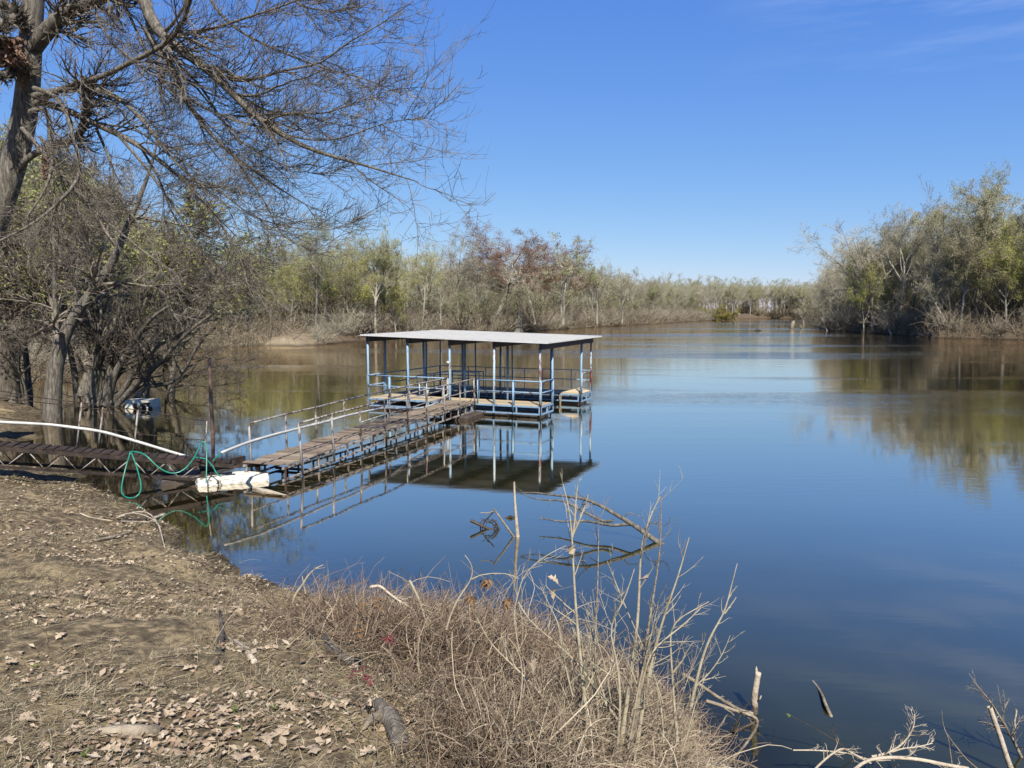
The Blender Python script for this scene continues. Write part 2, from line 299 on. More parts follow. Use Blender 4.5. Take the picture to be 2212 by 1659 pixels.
th = np.concatenate([np.arange(-46, 40, 0.33), np.arange(40, 314, 4.0)])
rr = np.concatenate([[0.25], np.geomspace(0.6, 40, 170), np.geomspace(41, 800, 150), np.geomspace(830, 6000, 14)])
TH, RR = np.meshgrid(np.radians(th), rr); TX = RR * np.sin(TH); TY = RR * np.cos(TH)
TZ = height(TX.ravel(), TY.ravel()).reshape(TX.shape)
nr, nth = TX.shape
ii, jj = np.meshgrid(np.arange(nr - 1), np.arange(nth), indexing='ij'); j2 = (jj + 1) % nth
QD = np.stack([ii * nth + jj, ii * nth + j2, (ii + 1) * nth + j2, (ii + 1) * nth + jj], -1).reshape(-1, 4)
# ground material
m, t, b = newmat('bank_soil'); n, l = t.nodes, t.links.new
b.inputs['Roughness'].default_value = 0.95; b.inputs['Specular IOR Level'].default_value = 0.15
tc = n.new('ShaderNodeTexCoord'); geo = n.new('ShaderNodeNewGeometry'); sep = n.new('ShaderNodeSeparateXYZ'); l(geo.outputs['Position'], sep.inputs[0])
def nz(scale, detail=8, rough=0.65):
    q = n.new('ShaderNodeTexNoise'); q.inputs['Scale'].default_value = scale; q.inputs['Detail'].default_value = detail; q.inputs['Roughness'].default_value = rough; l(tc.outputs['Object'], q.inputs['Vector']); return q
def ramp(src, els):
    r = n.new('ShaderNodeValToRGB')
    while len(r.color_ramp.elements) < len(els): r.color_ramp.elements.new(0.5)
    for e, (p_, c_) in zip(r.color_ramp.elements, els): e.position = p_; e.color = (c_[0] * .76, c_[1] * .74, c_[2] * .66, 1)
    l(src, r.inputs[0]); return r
a1 = ramp(nz(9).outputs[0], [(0.3, (0.05, 0.038, 0.024)), (0.5, (0.165, 0.13, 0.088)), (0.68, (0.46, 0.36, 0.225))])
a2 = ramp(nz(1.3).outputs[0], [(0.52, (0.0, 0.0, 0.0)), (0.68, (1.3, 1.3, 1.5))])
mx = n.new('ShaderNodeMixRGB'); l(a2.outputs[0], mx.inputs[0]); l(a1.outputs[0], mx.inputs[1]); 
a3 = ramp(nz(14).outputs[0], [(0.3, (0.38, 0.285, 0.16)), (0.7, (0.62, 0.50, 0.31))]); l(a3.outputs[0], mx.inputs[2])
sa = n.new('ShaderNodeAttribute'); sa.attribute_name = 'sand'
mx2 = n.new('ShaderNodeMixRGB'); l(sa.outputs['Fac'], mx2.inputs[0]); l(mx.outputs[0], mx2.inputs[1])
a4 = ramp(nz(0.5).outputs[0], [(0.3, (0.26, 0.21, 0.14)), (0.6, (0.42, 0.36, 0.27))]); l(a4.outputs[0], mx2.inputs[2])
ma_ = n.new('ShaderNodeAttribute'); ma_.attribute_name = 'mud'; mx3 = n.new('ShaderNodeMixRGB'); l(ma_.outputs['Fac'], mx3.inputs[0]); l(mx2.outputs[0], mx3.inputs[1]); mx3.inputs[2].default_value = (0.085, 0.062, 0.042, 1)
wet = n.new('ShaderNodeMapRange'); wet.inputs['From Min'].default_value = 0.03; wet.inputs['From Max'].default_value = 0.30; wet.inputs['To Min'].default_value = 0.36; wet.inputs['To Max'].default_value = 1.0
l(sep.outputs[2], wet.inputs[0]); mul = n.new('ShaderNodeMixRGB'); mul.blend_type = 'MULTIPLY'; mul.inputs[0].default_value = 1
l(mx3.outputs[0], mul.inputs[1]); l(wet.outputs[0], mul.inputs[2]); l(mul.outputs[0], b.inputs['Base Color'])
bn = n.new('ShaderNodeBump'); bn.inputs['Strength'].default_value = 0.9; bn.inputs['Distance'].default_value = 0.03; l(nz(22, 10, 0.75).outputs[0], bn.inputs['Height']); l(bn.outputs[0], b.inputs['Normal'])
M['soil'] = m
gmb = MB(); gmb.smooth = True; gmb.addq(np.stack([TX, TY, TZ], -1).reshape(-1, 3), QD)
ground = gmb.build('ground', 'soil'); tag(ground, kind='structure')
sand = np.zeros(TX.shape)
for (u, v, ra) in ((500, 740, 7), (560, 735, 8), (620, 738, 8), (670, 738, 6)):
    g = G(u, v, 0.8); sand = np.maximum(sand, .95 * np.clip(1.35 - np.hypot((TX - g[0]) / ra, (TY - g[1]) / (ra * 1.3)), 0, 1))
far_d, _, _ = sdist(TX.ravel(), TY.ravel())
fs = ((TY > 430) & (far_d.reshape(TX.shape) < 4)).astype(float) * 0.0
at = ground.data.attributes.new('sand', 'FLOAT', 'POINT'); at.data.foreach_set('value', np.maximum(sand, fs).ravel().astype(np.float32))
at = ground.data.attributes.new('mud', 'FLOAT', 'POINT'); at.data.foreach_set('value', (np.clip((TY - 60) / 30, 0, .85) * (1 - sand)).ravel().astype(np.float32))
# river
m, t, b = newmat('river_water'); n, l = t.nodes, t.links.new; n.remove(b)
tc = n.new('ShaderNodeTexCoord')
def wn(scale, st, detail=3, rough=0.5, rot=0):
    mp = n.new('ShaderNodeMapping'); mp.inputs['Scale'].default_value = st; mp.inputs['Rotation'].default_value = (0, 0, R(rot)); l(tc.outputs['Object'], mp.inputs[0])
    q = n.new('ShaderNodeTexNoise'); q.inputs['Scale'].default_value = scale; q.inputs['Detail'].default_value = detail; q.inputs['Roughness'].default_value = rough; l(mp.outputs[0], q.inputs['Vector']); return q
def math_(op, a_, b_):
    q = n.new('ShaderNodeMath'); q.operation = op
    for i_, s_ in enumerate((a_, b_)):
        if isinstance(s_, (int, float)): q.inputs[i_].default_value = s_
        else: l(s_, q.inputs[i_])
    return q.outputs[0]
def mrange(src, a_, b_, c_, d_):
    q = n.new('ShaderNodeMapRange'); q.inputs['From Min'].default_value = a_; q.inputs['From Max'].default_value = b_; q.inputs['To Min'].default_value = c_; q.inputs['To Max'].default_value = d_; l(src, q.inputs[0]); return q.outputs[0]
patch = mrange(wn(1.0, (0.010, 0.05, 1), 4, 0.6, 8).outputs[0], 0.49, 0.60, 0.0, 1.0)
geo = n.new('ShaderNodeNewGeometry'); sp = n.new('ShaderNodeSeparateXYZ'); l(geo.outputs['Position'], sp.inputs[0])
calm = mrange(sp.outputs[1], 18, 90, 0.09, 1.0)
rip = wn(1.0, (1.2, 5.0, 1), 3, 0.55, 4); swell = wn(1.0, (0.18, 0.8, 1), 2, 0.5, -6)
amp = math_('MULTIPLY', calm, math_('ADD', math_('MULTIPLY', patch, 2.6), 0.30))
hgt = math_('ADD', math_('MULTIPLY', rip.outputs[0], amp), math_('MULTIPLY', math_('MULTIPLY', swell.outputs[0], calm), 0.9))
bn = n.new('ShaderNodeBump'); bn.inputs['Strength'].default_value = 1.0; bn.inputs['Distance'].default_value = 0.022; l(hgt, bn.inputs['Height'])
gl = n.new('ShaderNodeBsdfGlossy'); gl.inputs['Roughness'].default_value = 0.035; gl.inputs['Color'].default_value = (1.0, 0.92, 0.80, 1); l(bn.outputs[0], gl.inputs['Normal'])
lw = n.new('ShaderNodeLayerWeight'); l(bn.outputs[0], lw.inputs['Normal'])         # facing = 1 - cos: reflectance curve of the surface
fr = n.new('ShaderNodeValToRGB'); fr.color_ramp.interpolation = 'B_SPLINE'
fpts = [(0.0, .03), (.40, .05), (.55, .105), (.69, .49), (.775, .76), (.90, .95), (1.0, 1.0)]
while len(fr.color_ramp.elements) < len(fpts): fr.color_ramp.elements.new(0.5)
for e_, (p_, c_) in zip(fr.color_ramp.elements, fpts): e_.position = p_; e_.color = (c_, c_, c_, 1)
l(lw.outputs['Facing'], fr.inputs[0])
df = n.new('ShaderNodeBsdfDiffuse')
cn_ = wn(1.0, (0.10, 0.16, 1), 4, 0.6, 30); r_ = n.new('ShaderNodeValToRGB'); r_.color_ramp.elements[0].color = (0.015, 0.018, 0.009, 1); r_.color_ramp.elements[1].color = (0.026, 0.030, 0.013, 1)
r_.color_ramp.elements[0].position = .35; r_.color_ramp.elements[1].position = .65
l(cn_.outputs[0], r_.inputs[0]); l(r_.outputs[0], df.inputs[0])
tr = n.new('ShaderNodeBsdfTransparent'); tr.inputs[0].default_value = (0.72, 0.66, 0.45, 1)
da = n.new('ShaderNodeAttribute'); da.attribute_name = 'depth'
mk = mrange(da.outputs['Fac'], 0.0, 0.75, 0.12, 1.0)
m1 = n.new('ShaderNodeMixShader'); l(mk, m1.inputs[0]); l(tr.outputs[0], m1.inputs[1]); l(df.outputs[0], m1.inputs[2])
m2 = n.new('ShaderNodeMixShader'); l(fr.outputs[0], m2.inputs[0]); l(m1.outputs[0], m2.inputs[1]); l(gl.outputs[0], m2.inputs[2])
l(m2.outputs[0], n['Material Output'].inputs[0]); M['water'] = m
wmb = MB(); wmb.smooth = True; wmb.addq(np.stack([TX, TY, np.zeros_like(TX)], -1).reshape(-1, 3), QD)
water = wmb.build('river', 'water'); tag(water, kind='structure')
at = water.data.attributes.new('depth', 'FLOAT', 'POINT'); at.data.foreach_set('value', np.clip(-TZ, 0, 5).ravel().astype(np.float32))

# ------------------------------------------------------------------ growing
def plen(Pt): return np.linalg.norm(np.diff(Pt, axis=1), axis=-1).sum(1)
def spawn(rg, Pt, Rd, k, t0, t1, ang, ratio, n, wander=0.12, trop=(0, 0, 0.05), rs=0.6, tip=0.35, taper=0.5, bias=None, rmin=0.0, Lmax=None):
    N, m_, _ = Pt.shape; Ln = plen(Pt)
    t = rg.uniform(t0, t1, (N, k)); f = t * (m_ - 1); i0 = np.clip(f.astype(int), 0, m_ - 2); fr = (f - i0)[..., None]
    ix = np.arange(N)[:, None]; A = Pt[ix, i0]; B = Pt[ix, i0 + 1]; pos = A + (B - A) * fr; tan = nrm(B - A)
    r0 = (Rd[ix, i0] * (1 - fr[..., 0]) + Rd[ix, i0 + 1] * fr[..., 0]) * rs
    w = rg.normal(size=(N, k, 3)) + (0 if bias is None else np.asarray(bias) * 1.5); w -= (w * tan).sum(-1, keepdims=True) * tan; w = nrm(w)
    a = np.radians(rg.normal(ang, 10, (N, k, 1))); d = nrm(np.cos(a) * tan + np.sin(a) * w)
    LL = Ln[:, None] * ratio * (1 - taper * t) * rg.uniform(0.6, 1.25, (N, k))
    if Lmax: LL = np.minimum(LL, Lmax * rg.uniform(0.6, 1, LL.shape))
    pos = pos.reshape(-1, 3); d = d.reshape(-1, 3); LL = LL.reshape(-1, 1); r0 = np.maximum(r0.reshape(-1), rmin)
    out = [pos]; tr_ = np.asarray(trop, float)
    for s in range(n - 1):
        d = nrm(d + rg.normal(0, wander, d.shape) + tr_); pos = pos + d * LL / (n - 1); out.append(pos)
    return np.stack(out, 1), r0[:, None] * np.linspace(1, tip, n)[None]
def resample(pts, n):
    pts = np.asarray(pts, float); s = np.r_[0, np.cumsum(np.linalg.norm(np.diff(pts, axis=0), axis=1))]; x = np.linspace(0, s[-1], n)
    # smooth by Catmull-like double pass
    q = np.stack([np.interp(x, s, pts[:, i]) for i in range(3)], 1)
    for _ in range(2): q[1:-1] = 0.25 * q[:-2] + 0.5 * q[1:-1] + 0.25 * q[2:]
    return q
def path(base, d, Ln, n, rg, wander=0.06, trop=(0, 0, 0.03)):
    d = nrm(np.asarray(d, float)); p = np.asarray(base, float); o = [p]
    for _ in range(n - 1): d = nrm(d + rg.normal(0, wander, 3) + np.asarray(trop)); p = p + d * Ln / (n - 1); o.append(p)
    return np.array(o)
def leaves(rg, mb, Pt, count, size, m, spread=0.25):
    f = Pt[rg.integers(0, len(Pt), count)]; j = rg.integers(1, Pt.shape[1], count); c = f[np.arange(count), j] + rg.normal(0, spread, (count, 3))
    a = nrm(rg.normal(size=(count, 3))); b_ = nrm(np.cross(a, rg.normal(size=(count, 3)))); s = size * rg.uniform(0.5, 1.2, (count, 1))
    mb.quads(c, a * s, b_ * s * 0.6, m)

def make_tree(seed, H, kind, low=False):
    """returns trunk mesh-builder and crown mesh-builder about the origin; kinds: bare, leafy, lime, olive, cypress, lean, upright"""
    g = np.random.default_rng(seed); tk = MB(); tk.smooth = True; cw = MB()
    lean = g.normal(0, 0.10, 2)
    if kind == 'lean': lean = np.array([0.60, -0.45])
    r = H * (0.0125 if kind != 'cypress' else 0.022)
    fork = dict(bare=.42, leafy=.45, lime=.35, olive=.45, cypress=.72, lean=.55, upright=.8)[kind]
    p = path((0, 0, -0.5), (lean[0], lean[1], 1.0), H * fork + .5, 9, g, 0.04 if kind != 'lean' else 0.08, (0, 0, 0.04))
    rd = r * np.linspace(1, .62, 9); rd[0] *= (2.0 if kind == 'cypress' else 1.4); rd[1] *= (1.35 if kind == 'cypress' else 1.1)
    if kind in ('upright', 'cypress'): rd = rd * np.linspace(1, .4, 9)
    tk.tubes(p, rd, 7); TP, TR = p[None], rd[None]
    nl_, t0, ang, ll, up = dict(bare=(8, .62, 34, .60, .05), leafy=(8, .6, 30, .58, .07), lime=(9, .5, 36, .62, .05), olive=(8, .6, 32, .58, .06), cypress=(18, .55, 66, .50, .03), lean=(9, .35, 48, .55, .05), upright=(16, .30, 36, .36, .08))[kind]
    b0, r0 = spawn(g, TP, TR, nl_, t0, 1.0, ang, ll * H / (H * fork + .5), 10, 0.10, (0, 0, up), 0.62, 0.20, 0.25 if kind not in ('lean', 'upright') else .45, rmin=0.03)
    tk.tubes(b0, r0, 5)
    b1, r1 = spawn(g, b0, r0, 7 if low else (9 if nl_ < 12 else 7), .22, 1.0, 44, .45, 6, .14, (0, 0, 0.045 if kind != 'cypress' else .07), .6, .3, .35, rmin=.022); cw.tubes(b1, r1, 4 if not low else 3)
    b2, r2 = spawn(g, b1, r1, 6 if low else 8, .18, 1.0, 42, .52, 4, .17, (0, 0, .04), .6, .4, .3, rmin=.016 if not low else .034); cw.tubes(b2, r2, 3)
    tips = b2
    if not low:
        b3, r3 = spawn(g, b2, r2, 6, .15, 1.0, 38, .55, 3, .18, (0, 0, .03), .65, .5, .3, rmin=.0125); cw.tubes(b3, r3, 3)
        b4, r4 = spawn(g, b3, r3, 1, .3, 1.0, 34, .7, 3, .2, (0, 0, .02), .7, .6, .2, rmin=.010); cw.tubes(b4, r4, 3); tips = b3
        sd_, sr_ = spawn(g, TP, TR, 7, .15, .7, 60, .16, 5, .15, (0, 0, .04), .25, .3, .2, rmin=.02); cw.tubes(sd_, sr_, 3); s2, q2 = spawn(g, sd_, sr_, 7, .2, 1, 40, .5, 4, .15, (0, 0, .03), .6, .4, .2, rmin=.013); cw.tubes(s2, q2, 3)
    nl = dict(bare=0, leafy=9000, lime=9500, olive=6500, cypress=12000, lean=900, upright=2200)[kind]
    if low: nl = nl // 5
    if nl: leaves(g, cw, tips, nl, (0.078 if not low else 0.17), 1, 0.20)
    return tk, cw
def make_shrub(seed, H, W_, stems=16, fine=6):
    g = np.random.default_rng(seed); tk = MB(); cw = MB(); P_, R_ = [], []
    for s in range(stems):
        a = g.uniform(0, 6.28); o = g.uniform(0.1, 1) * W_ * 0.5
        p = path((math.cos(a) * o * .35, math.sin(a) * o * .35, -0.3), (math.cos(a) * o / H * 1.6, math.sin(a) * o / H * 1.6, 1), H * g.uniform(0.6, 1.1), 8, g, 0.14, (math.cos(a) * .06, math.sin(a) * .06, -0.03))
        P_.append(p); R_.append(np.linspace(0.045, 0.012, 8) * H / 4)
    P_ = np.array(P_); R_ = np.array(R_); tk.tubes(P_, R_, 4)
    b1, r1 = spawn(g, P_, R_, 9, 0.15, 1, 40, 0.42, 5, 0.2, (0, 0, 0.0), 0.6, 0.4, 0.3, rmin=0.012); cw.tubes(b1, r1, 3)
    b2, r2 = spawn(g, b1, r1, fine, 0.1, 1, 40, 0.6, 4, 0.22, (0, 0, 0), 0.65, 0.4, 0.3, rmin=0.009); cw.tubes(b2, r2, 3)
    return tk, cw, b2

TREES = {}
def tree_proto(key, seed, H, kind, bark, twig, leaf):
    tk, cw = make_tree(seed, H, kind); TREES[key] = (tk.mesh('trunk', bark), cw.mesh('crown', [twig, leaf]), H)
for i in range(3): tree_proto('bare%d' % i, 11 + i, 19, 'bare', 'far_bark', 'twig_grey', 'leaf_olive')
for i in range(2): tree_proto('upright%d' % i, 21 + i, 18, 'upright', 'far_bark', 'twig_grey', 'leaf_olive')
for i in range(3): tree_proto('leafy%d' % i, 31 + i, 17, 'leafy', 'far_bark', 'twig_grey', 'leaf_green')
for i in range(2): tree_proto('lime%d' % i, 41 + i, 14, 'lime', 'far_bark', 'twig_brown', 'leaf_lime')
for i in range(2): tree_proto('olive%d' % i, 51 + i, 17, 'olive', 'far_bark', 'twig_brown', 'leaf_olive')
for i in range(2): tree_proto('cypress%d' % i, 61 + i, 20, 'cypress', 'bark_pale', 'twig_rust', 'leaf_rust')
for i in range(2): tree_proto('lean%d' % i, 71 + i, 11, 'lean', 'bark_pale', 'twig_grey', 'leaf_olive')
SHRUBS = []
for i in range(4):
    tk, cw, _ = make_shrub(81 + i, 4.2, 5.0); SHRUBS.append((tk.mesh('stem', 'far_bark'), cw.mesh('crown', ['twig_brown' if i % 2 else 'twig_grey']), 4.2))
tk, cw, tips = make_shrub(90, 4.2, 5.0); leaves(rng, cw, tips, 6000, 0.15, 1, 0.15); GOLD = (tk.mesh('stem', 'far_bark'), cw.mesh('crown', ['twig_brown', 'leaf_gold']), 4.2)
def put_tree(name, proto, x, y, H, label, cat, group=None, rot=None, sxy=1.0, z=None, first='trunk'):
    tkm, cwm, H0 = proto; s = H / H0; z = hz(x, y) if z is None else z
    o = bpy.data.objects.new(name, None); COL.objects.link(o); o.location = (x, y, z); o['_o'] = (x, y, z)
    o.rotation_euler = (0, 0, random.uniform(0, 6.28) if rot is None else rot); o.scale = (s * sxy, s * sxy, s); tag(o, label, cat, group)
    for nm, me in ((first, tkm), ('crown', cwm)):
        c = bpy.data.objects.new(nm, me); COL.objects.link(c); c.parent = o
    return o
LBL = {'bare': 'bare grey tree without leaves', 'upright': 'slim upright bare tree with fine twigs', 'leafy': 'tall tree in pale green spring leaf', 'lime': 'small tree in bright yellow green leaf', 'olive': 'tree with thin olive green haze of buds', 'cypress': 'cypress with rust brown flat crown', 'lean': 'pale barked tree leaning out'}
def wood(line, rows, spacing, group, where, hscale=(0.8, 1.1), mixk=(), seed=0, shrub=True):
    """rows of trees behind a stretch of shoreline"""
    rg = random.Random(seed); line = np.array(line, float); seg = np.linalg.norm(np.diff(line, axis=0), axis=1); S = np.r_[0, np.cumsum(seg)]
    for r_i, off in enumerate(rows):
        s = rg.uniform(0, spacing)
        while s < S[-1]:
            i = min(np.searchsorted(S, s, 'right') - 1, len(seg) - 1); tdir = (line[i + 1] - line[i]) / seg[i]; p = line[i] + tdir * (s - S[i])
            nn = np.array([-tdir[1], tdir[0]]); q = p + nn * (off + rg.uniform(-1.8, 1.8)); k = rg.choice(mixk); H0 = rg.uniform(*hscale)
            nm = {'bare': 'bare_tree', 'upright': 'bare_tree', 'leafy': 'leafing_tree', 'lime': 'leafing_tree', 'olive': 'budding_tree', 'lean': 'leaning_tree'}[k]
            n_v = dict(bare=3, upright=2, leafy=3, lime=2, olive=2, lean=2)[k]; proto = TREES[k + str(rg.randrange(n_v))]
            put_tree(nm, proto, q[0], q[1], proto[2] * H0 * (0.8 if r_i == 0 else 1), LBL[k] + ' ' + where, 'tree', group, rg.uniform(0, 6.28), rg.uniform(0.85, 1.2))
            s += spacing * rg.uniform(0.7, 1.35)

def pts(*a): return [tuple(G(u, v)[:2]) for u, v in a]
# left bank, from the cove to the far end
mixA = ['bare', 'leafy', 'leafy', 'upright', 'olive', 'lime', 'leafy', 'olive']
mixB = ['bare', 'upright', 'leafy', 'olive', 'leafy', 'bare', 'olive']
lineA = [(-50, 56), (-40, 66), (-34, 82), (-28, 104), (-20, 116), tuple(G(850, 734)[:2]), tuple(G(970, 725)[:2])]
wood(lineA, (5, 13, 22), 6.2, 'trees in the wood on the left bank behind the cove', 'on the left bank beyond the cove', (0.68, 0.92), mixA, 3)
lineB = pts((970, 725), (1120, 717), (1250, 708.5))
wood(lineB, (5, 13, 23), 7.5, 'trees in the wood on the left bank beyond the dock', 'on the left bank above the dock roof', (0.62, 0.85), mixB, 4)
lineC = pts((1250, 708.5), (1400, 700.5), (1500, 694.5), (1558, 691))
wood(lineC, (6, 18), 12, 'trees in the wood at the far end of the left bank', 'on the left bank nearer the bend', (0.8, 1.15), mixB, 5)
lineD = [(165, 524), tuple(G(1660, 687.5)[:2]), tuple(G(1735, 688)[:2])]
wood(lineD[::1], (6,), 11, 'trees on the far bank at the bend', 'on the far bank at the bend', (1.1, 1.4), mixB, 6)
lineE = pts((1752, 694), (1755, 700), (1768, 707), (1794, 714.5))
wood(lineE, (5, 13), 9, 'trees along the far part of the right bank', 'on the right bank nearer the bend', (1.0, 1.3), ['bare', 'upright', 'olive', 'bare'], 7)
lineF = pts((1794, 714.5), (1904, 721), (2027, 730.5), (2150, 733), (2300, 737), (2450, 741))
wood(lineF, (4, 10, 17, 25), 6.2, 'trees in the wood on the right bank', 'in the tall right bank wood', (1.02, 1.45), ['bare', 'leafy', 'upright', 'leafy', 'olive', 'lean', 'bare', 'upright', 'lime', 'olive'], 8)
# singled-out trees
def at(u, v, z=0.0): g = G(u, v, z); return g[0], g[1]
x, y = at(1118, 717.5); put_tree('cypress_tree', TREES['cypress0'], x, y + .8, 18.5, 'large rust brown cypress at the waterline beyond the dock, pale trunk flared at the foot', 'tree', None, 0.6, 1.6, 0)
x, y = at(1068, 719); put_tree('cypress_tree', TREES['cypress1'], x, y + 4, 19.5, 'rust brown flat topped cypress just left of the one with the pale trunk', 'tree', None, 2.0, 1.55)
x, y = at(1205, 712); put_tree('cypress_tree', TREES['cypress0'], x + 2, y + 12, 16, 'lower rust brown cypress crown to the right of the tall cypress pair', 'tree', None, 4.0, 1.5)
x, y = at(985, 724); put_tree('bare_tree', TREES['bare1'], x, y + 10, 18.5, 'broad bare tree with rounded grey crown just left of the cypresses', 'tree', None, 1.0, 1.0)
x, y = at(1885, 720); put_tree('leafing_tree', TREES['lime0'], x - 1, y + 1.5, 17, 'bright yellow green tree in leaf at the left end of the right bank wood', 'tree', None, 1.0, 0.85)
x, y = at(1955, 724); put_tree('bare_tree', TREES['bare2'], x, y + 12, 27.5, 'tallest bare tree of the right bank, wide crown above the yellow green tree', 'tree', None, 2.2, 1.05)
x, y = at(2010, 727); put_tree('bare_tree', TREES['bare0'], x + 1, y + 13, 27, 'tall bare tree with dark trunk right of the widest crown on the right bank', 'tree', None, 5.2, 0.8)
x, y = at(2150, 733); put_tree('leafing_tree', TREES['leafy1'], x + 2, y + 9, 25, 'tall green tinged tree near the right edge of the photo', 'tree', None, 5.2, 0.9)
x, y = at(2220, 735); put_tree('leafing_tree', TREES['lime1'], x, y + 5, 17, 'yellow green tree at the very right edge of the photo', 'tree', None, 3.2, 0.9)
x, y = at(1545, 692); put_tree('golden_willow', GOLD, x, y - 2, 8, 'rounded golden yellow willow bush at the tip of the left bank', 'bush', None, 1, 1.3, 0.2, 'stem')
for (u, v, yo, H, k) in ((800, 738, 4, 17, 'leafy0'), (900, 731, 6, 16, 'leafy2'), (850, 735, 3, 12, 'lime1'), (735, 741, 7, 13, 'lime0'), (645, 746, 9, 15, 'leafy1')):
    x, y = at(u, v); put_tree('leafing_tree', TREES[k], x, y + yo, H, 'pale green leafing tree on the left bank above the dock roof', 'tree', 'leafing trees above the dock roof', None, 1.0)
for (u, v, H, rot) in ((955, 726, 11, 2.6), (1745, 699, 12, 2.4), (1800, 715, 11, 2.6), (2070, 731, 12, 2.9), (1940, 724, 10, 2.3)):
    x, y = at(u, v); put_tree('leaning_tree', TREES['lean%d' % (int(u) % 2)], x, y + 2, H, 'pale barked tree leaning over the water from the river bank', 'tree', 'leaning pale trees at the waterline', rot, 1.0)
# shrubs along the waterline
def shrubs(line, spacing, H, group, label, seed):
    rg = random.Random(seed); line = np.array(line, float); seg = np.linalg.norm(np.diff(line, axis=0), axis=1); S = np.r_[0, np.cumsum(seg)]; s = 0
    while s < S[-1]:
        i = min(np.searchsorted(S, s, 'right') - 1, len(seg) - 1); tdir = (line[i + 1] - line[i]) / seg[i]; p = line[i] + tdir * (s - S[i]); nn = np.array([-tdir[1], tdir[0]])
        q = p + nn * rg.uniform(0.3, 3.5); put_tree('waterside_shrub', SHRUBS[rg.randrange(4)], q[0], q[1], H * rg.uniform(0.6, 1.2), label, 'shrub', group, None, rg.uniform(0.9, 1.5), None, 'stem'); s += spacing * rg.uniform(0.6, 1.3)
shrubs(pts((705, 744), (760, 739), (850, 734), (970, 725), (1120, 717), (1250, 708.5)), 3.0, 4.0, 'bare shrubs along the left bank', 'bare brown shrub overhanging the left bank beyond the dock', 1)
shrubs(pts((1250, 708.5), (1400, 700.5), (1500, 694.5), (1558, 691)), 6.5, 5.0, 'bare shrubs along the far left bank', 'bare grey shrub at the foot of the wood near the bend', 2)
shrubs(pts((1768, 707), (1794, 714.5), (1904, 721), (2027, 730.5), (2150, 733), (2300, 737)), 4.5, 3.2, 'bare shrubs along the right bank', 'bare shrub on the cut bank under the right bank wood', 3)
shrubs([(-46, 46), (-36, 48), tuple(G(60, 824)[:2]), tuple(G(150, 818)[:2]), tuple(G(250, 790)[:2]), tuple(G(330, 764)[:2]), tuple(G(400, 756)[:2])], 2.8, 3.4, 'bare shrubs round the cove', 'bare brown shrub on the bank of the cove at the left', 4)
# far-off wood: one mass
fw = MB(); rg = np.random.default_rng(5); LOW = []
for i, kd in enumerate(('bare', 'leafy', 'bare', 'olive')):
    tk, cw = make_tree(200 + i, 18, kd, True); LOW.append((tk, cw))
def massline(line, offs, sp, hs=(0.8, 1.1)):
    line = np.array(line, float); seg = np.linalg.norm(np.diff(line, axis=0), axis=1)
    for off in offs:
        for i in range(len(seg)):
            tdir = (line[i + 1] - line[i]) / seg[i]; nn = np.array([-tdir[1], tdir[0]])
            for s in np.arange(0, seg[i], sp):
                q = line[i] + tdir * (s + rg.uniform(-2, 2)) + nn * (off + rg.uniform(-4, 4)); tk, cw = LOW[rg.integers(0, 4)]
                a = rg.uniform(0, 6.28); sc = rg.uniform(*hs); c_, s_ = math.cos(a) * sc, math.sin(a) * sc
                Mx = np.array([[c_, -s_, 0], [s_, c_, 0], [0, 0, sc]])
                for src, mo in ((tk, 0), (cw, 1)):
                    V = np.concatenate(src.v) @ Mx.T + np.array([q[0], q[1], 2.2]); Q = np.concatenate(src.q); mm = np.concatenate(src.qm)
                    fw.v.append(V); fw.q.append(Q + fw.n); fw.qm.append(np.where(mm == 3, 3, mm + mo)); fw.n += len(V)
massline(lineA, (30, 38, 48, 60), 6, (.6, .95)); massline(lineB, (30, 38, 48, 60), 6, (.6, .9)); massline(lineC, (14, 28, 38, 52), 7, (.75, 1.1)); massline([(112, 425), (150, 503), (165, 520)], (6, 16, 30), 6, (1.1, 1.4)); massline(lineD, (5, 12, 20, 30), 6, (1.15, 1.45)); massline(lineE, (12, 22, 34), 6, (1.0, 1.3)); massline(lineF, (32, 40, 50), 6, (0.8, 1.2)); massline([(230, 470), (180, 350), (120, 262)], (0, 12), 7, (1.0, 1.3))
massline([(150, 505), (165, 524)], (10,), 8); 
for ln, sp_m, hs in ((lineA, 4.5, (.30, .5)), (lineB, 4.5, (.28, .45)), (lineC, 5.5, (.35, .6)), (lineD, 6, (.5, .8)), (lineE, 5, (.35, .55)), (lineF, 4.2, (.3, .55))): massline(ln, (8, 15, 23), sp_m, hs)
massline([(-60, 58), (-44, 76), (-40, 100)], (2, 9, 16), 5, (.35, .6)); massline([(130, 545), (190, 560), (290, 570)], (0, 10, 20, 30), 6, (1.3, 1.6))
LOW[:] = []
for i in range(4):
    tk, cw, _ = make_shrub(230 + i, 7.0, 6.0, 10, 4)
    for mb_ in (tk, cw):                                            # thicker twigs, these stand far off
        pass
    cw.qm = [np.full(len(a_), 3) for a_ in cw.q]; tk.qm = [np.full(len(a_), 3) for a_ in tk.q]; c2_ = MB(); g2 = np.random.default_rng(i); leaves(g2, c2_, _, 900, .10, 1, .2); cw.v += c2_.v; cw.q += [c2_.q[0] + cw.n]; cw.qm += [a_ * 0 + 1 for a_ in c2_.qm]; cw.n += c2_.n; LOW.append((tk, cw))
for ln, sp_m, hs in ((lineA, 3.6, (.8, 1.3)), (lineB, 3.8, (.7, 1.15)), (lineC, 5, (.9, 1.5)), (lineD, 6, (1.3, 2.0)), (lineE, 4.5, (.8, 1.4)), (lineF, 3.8, (.8, 1.4))): massline(ln, (12, 20, 29), sp_m, hs)
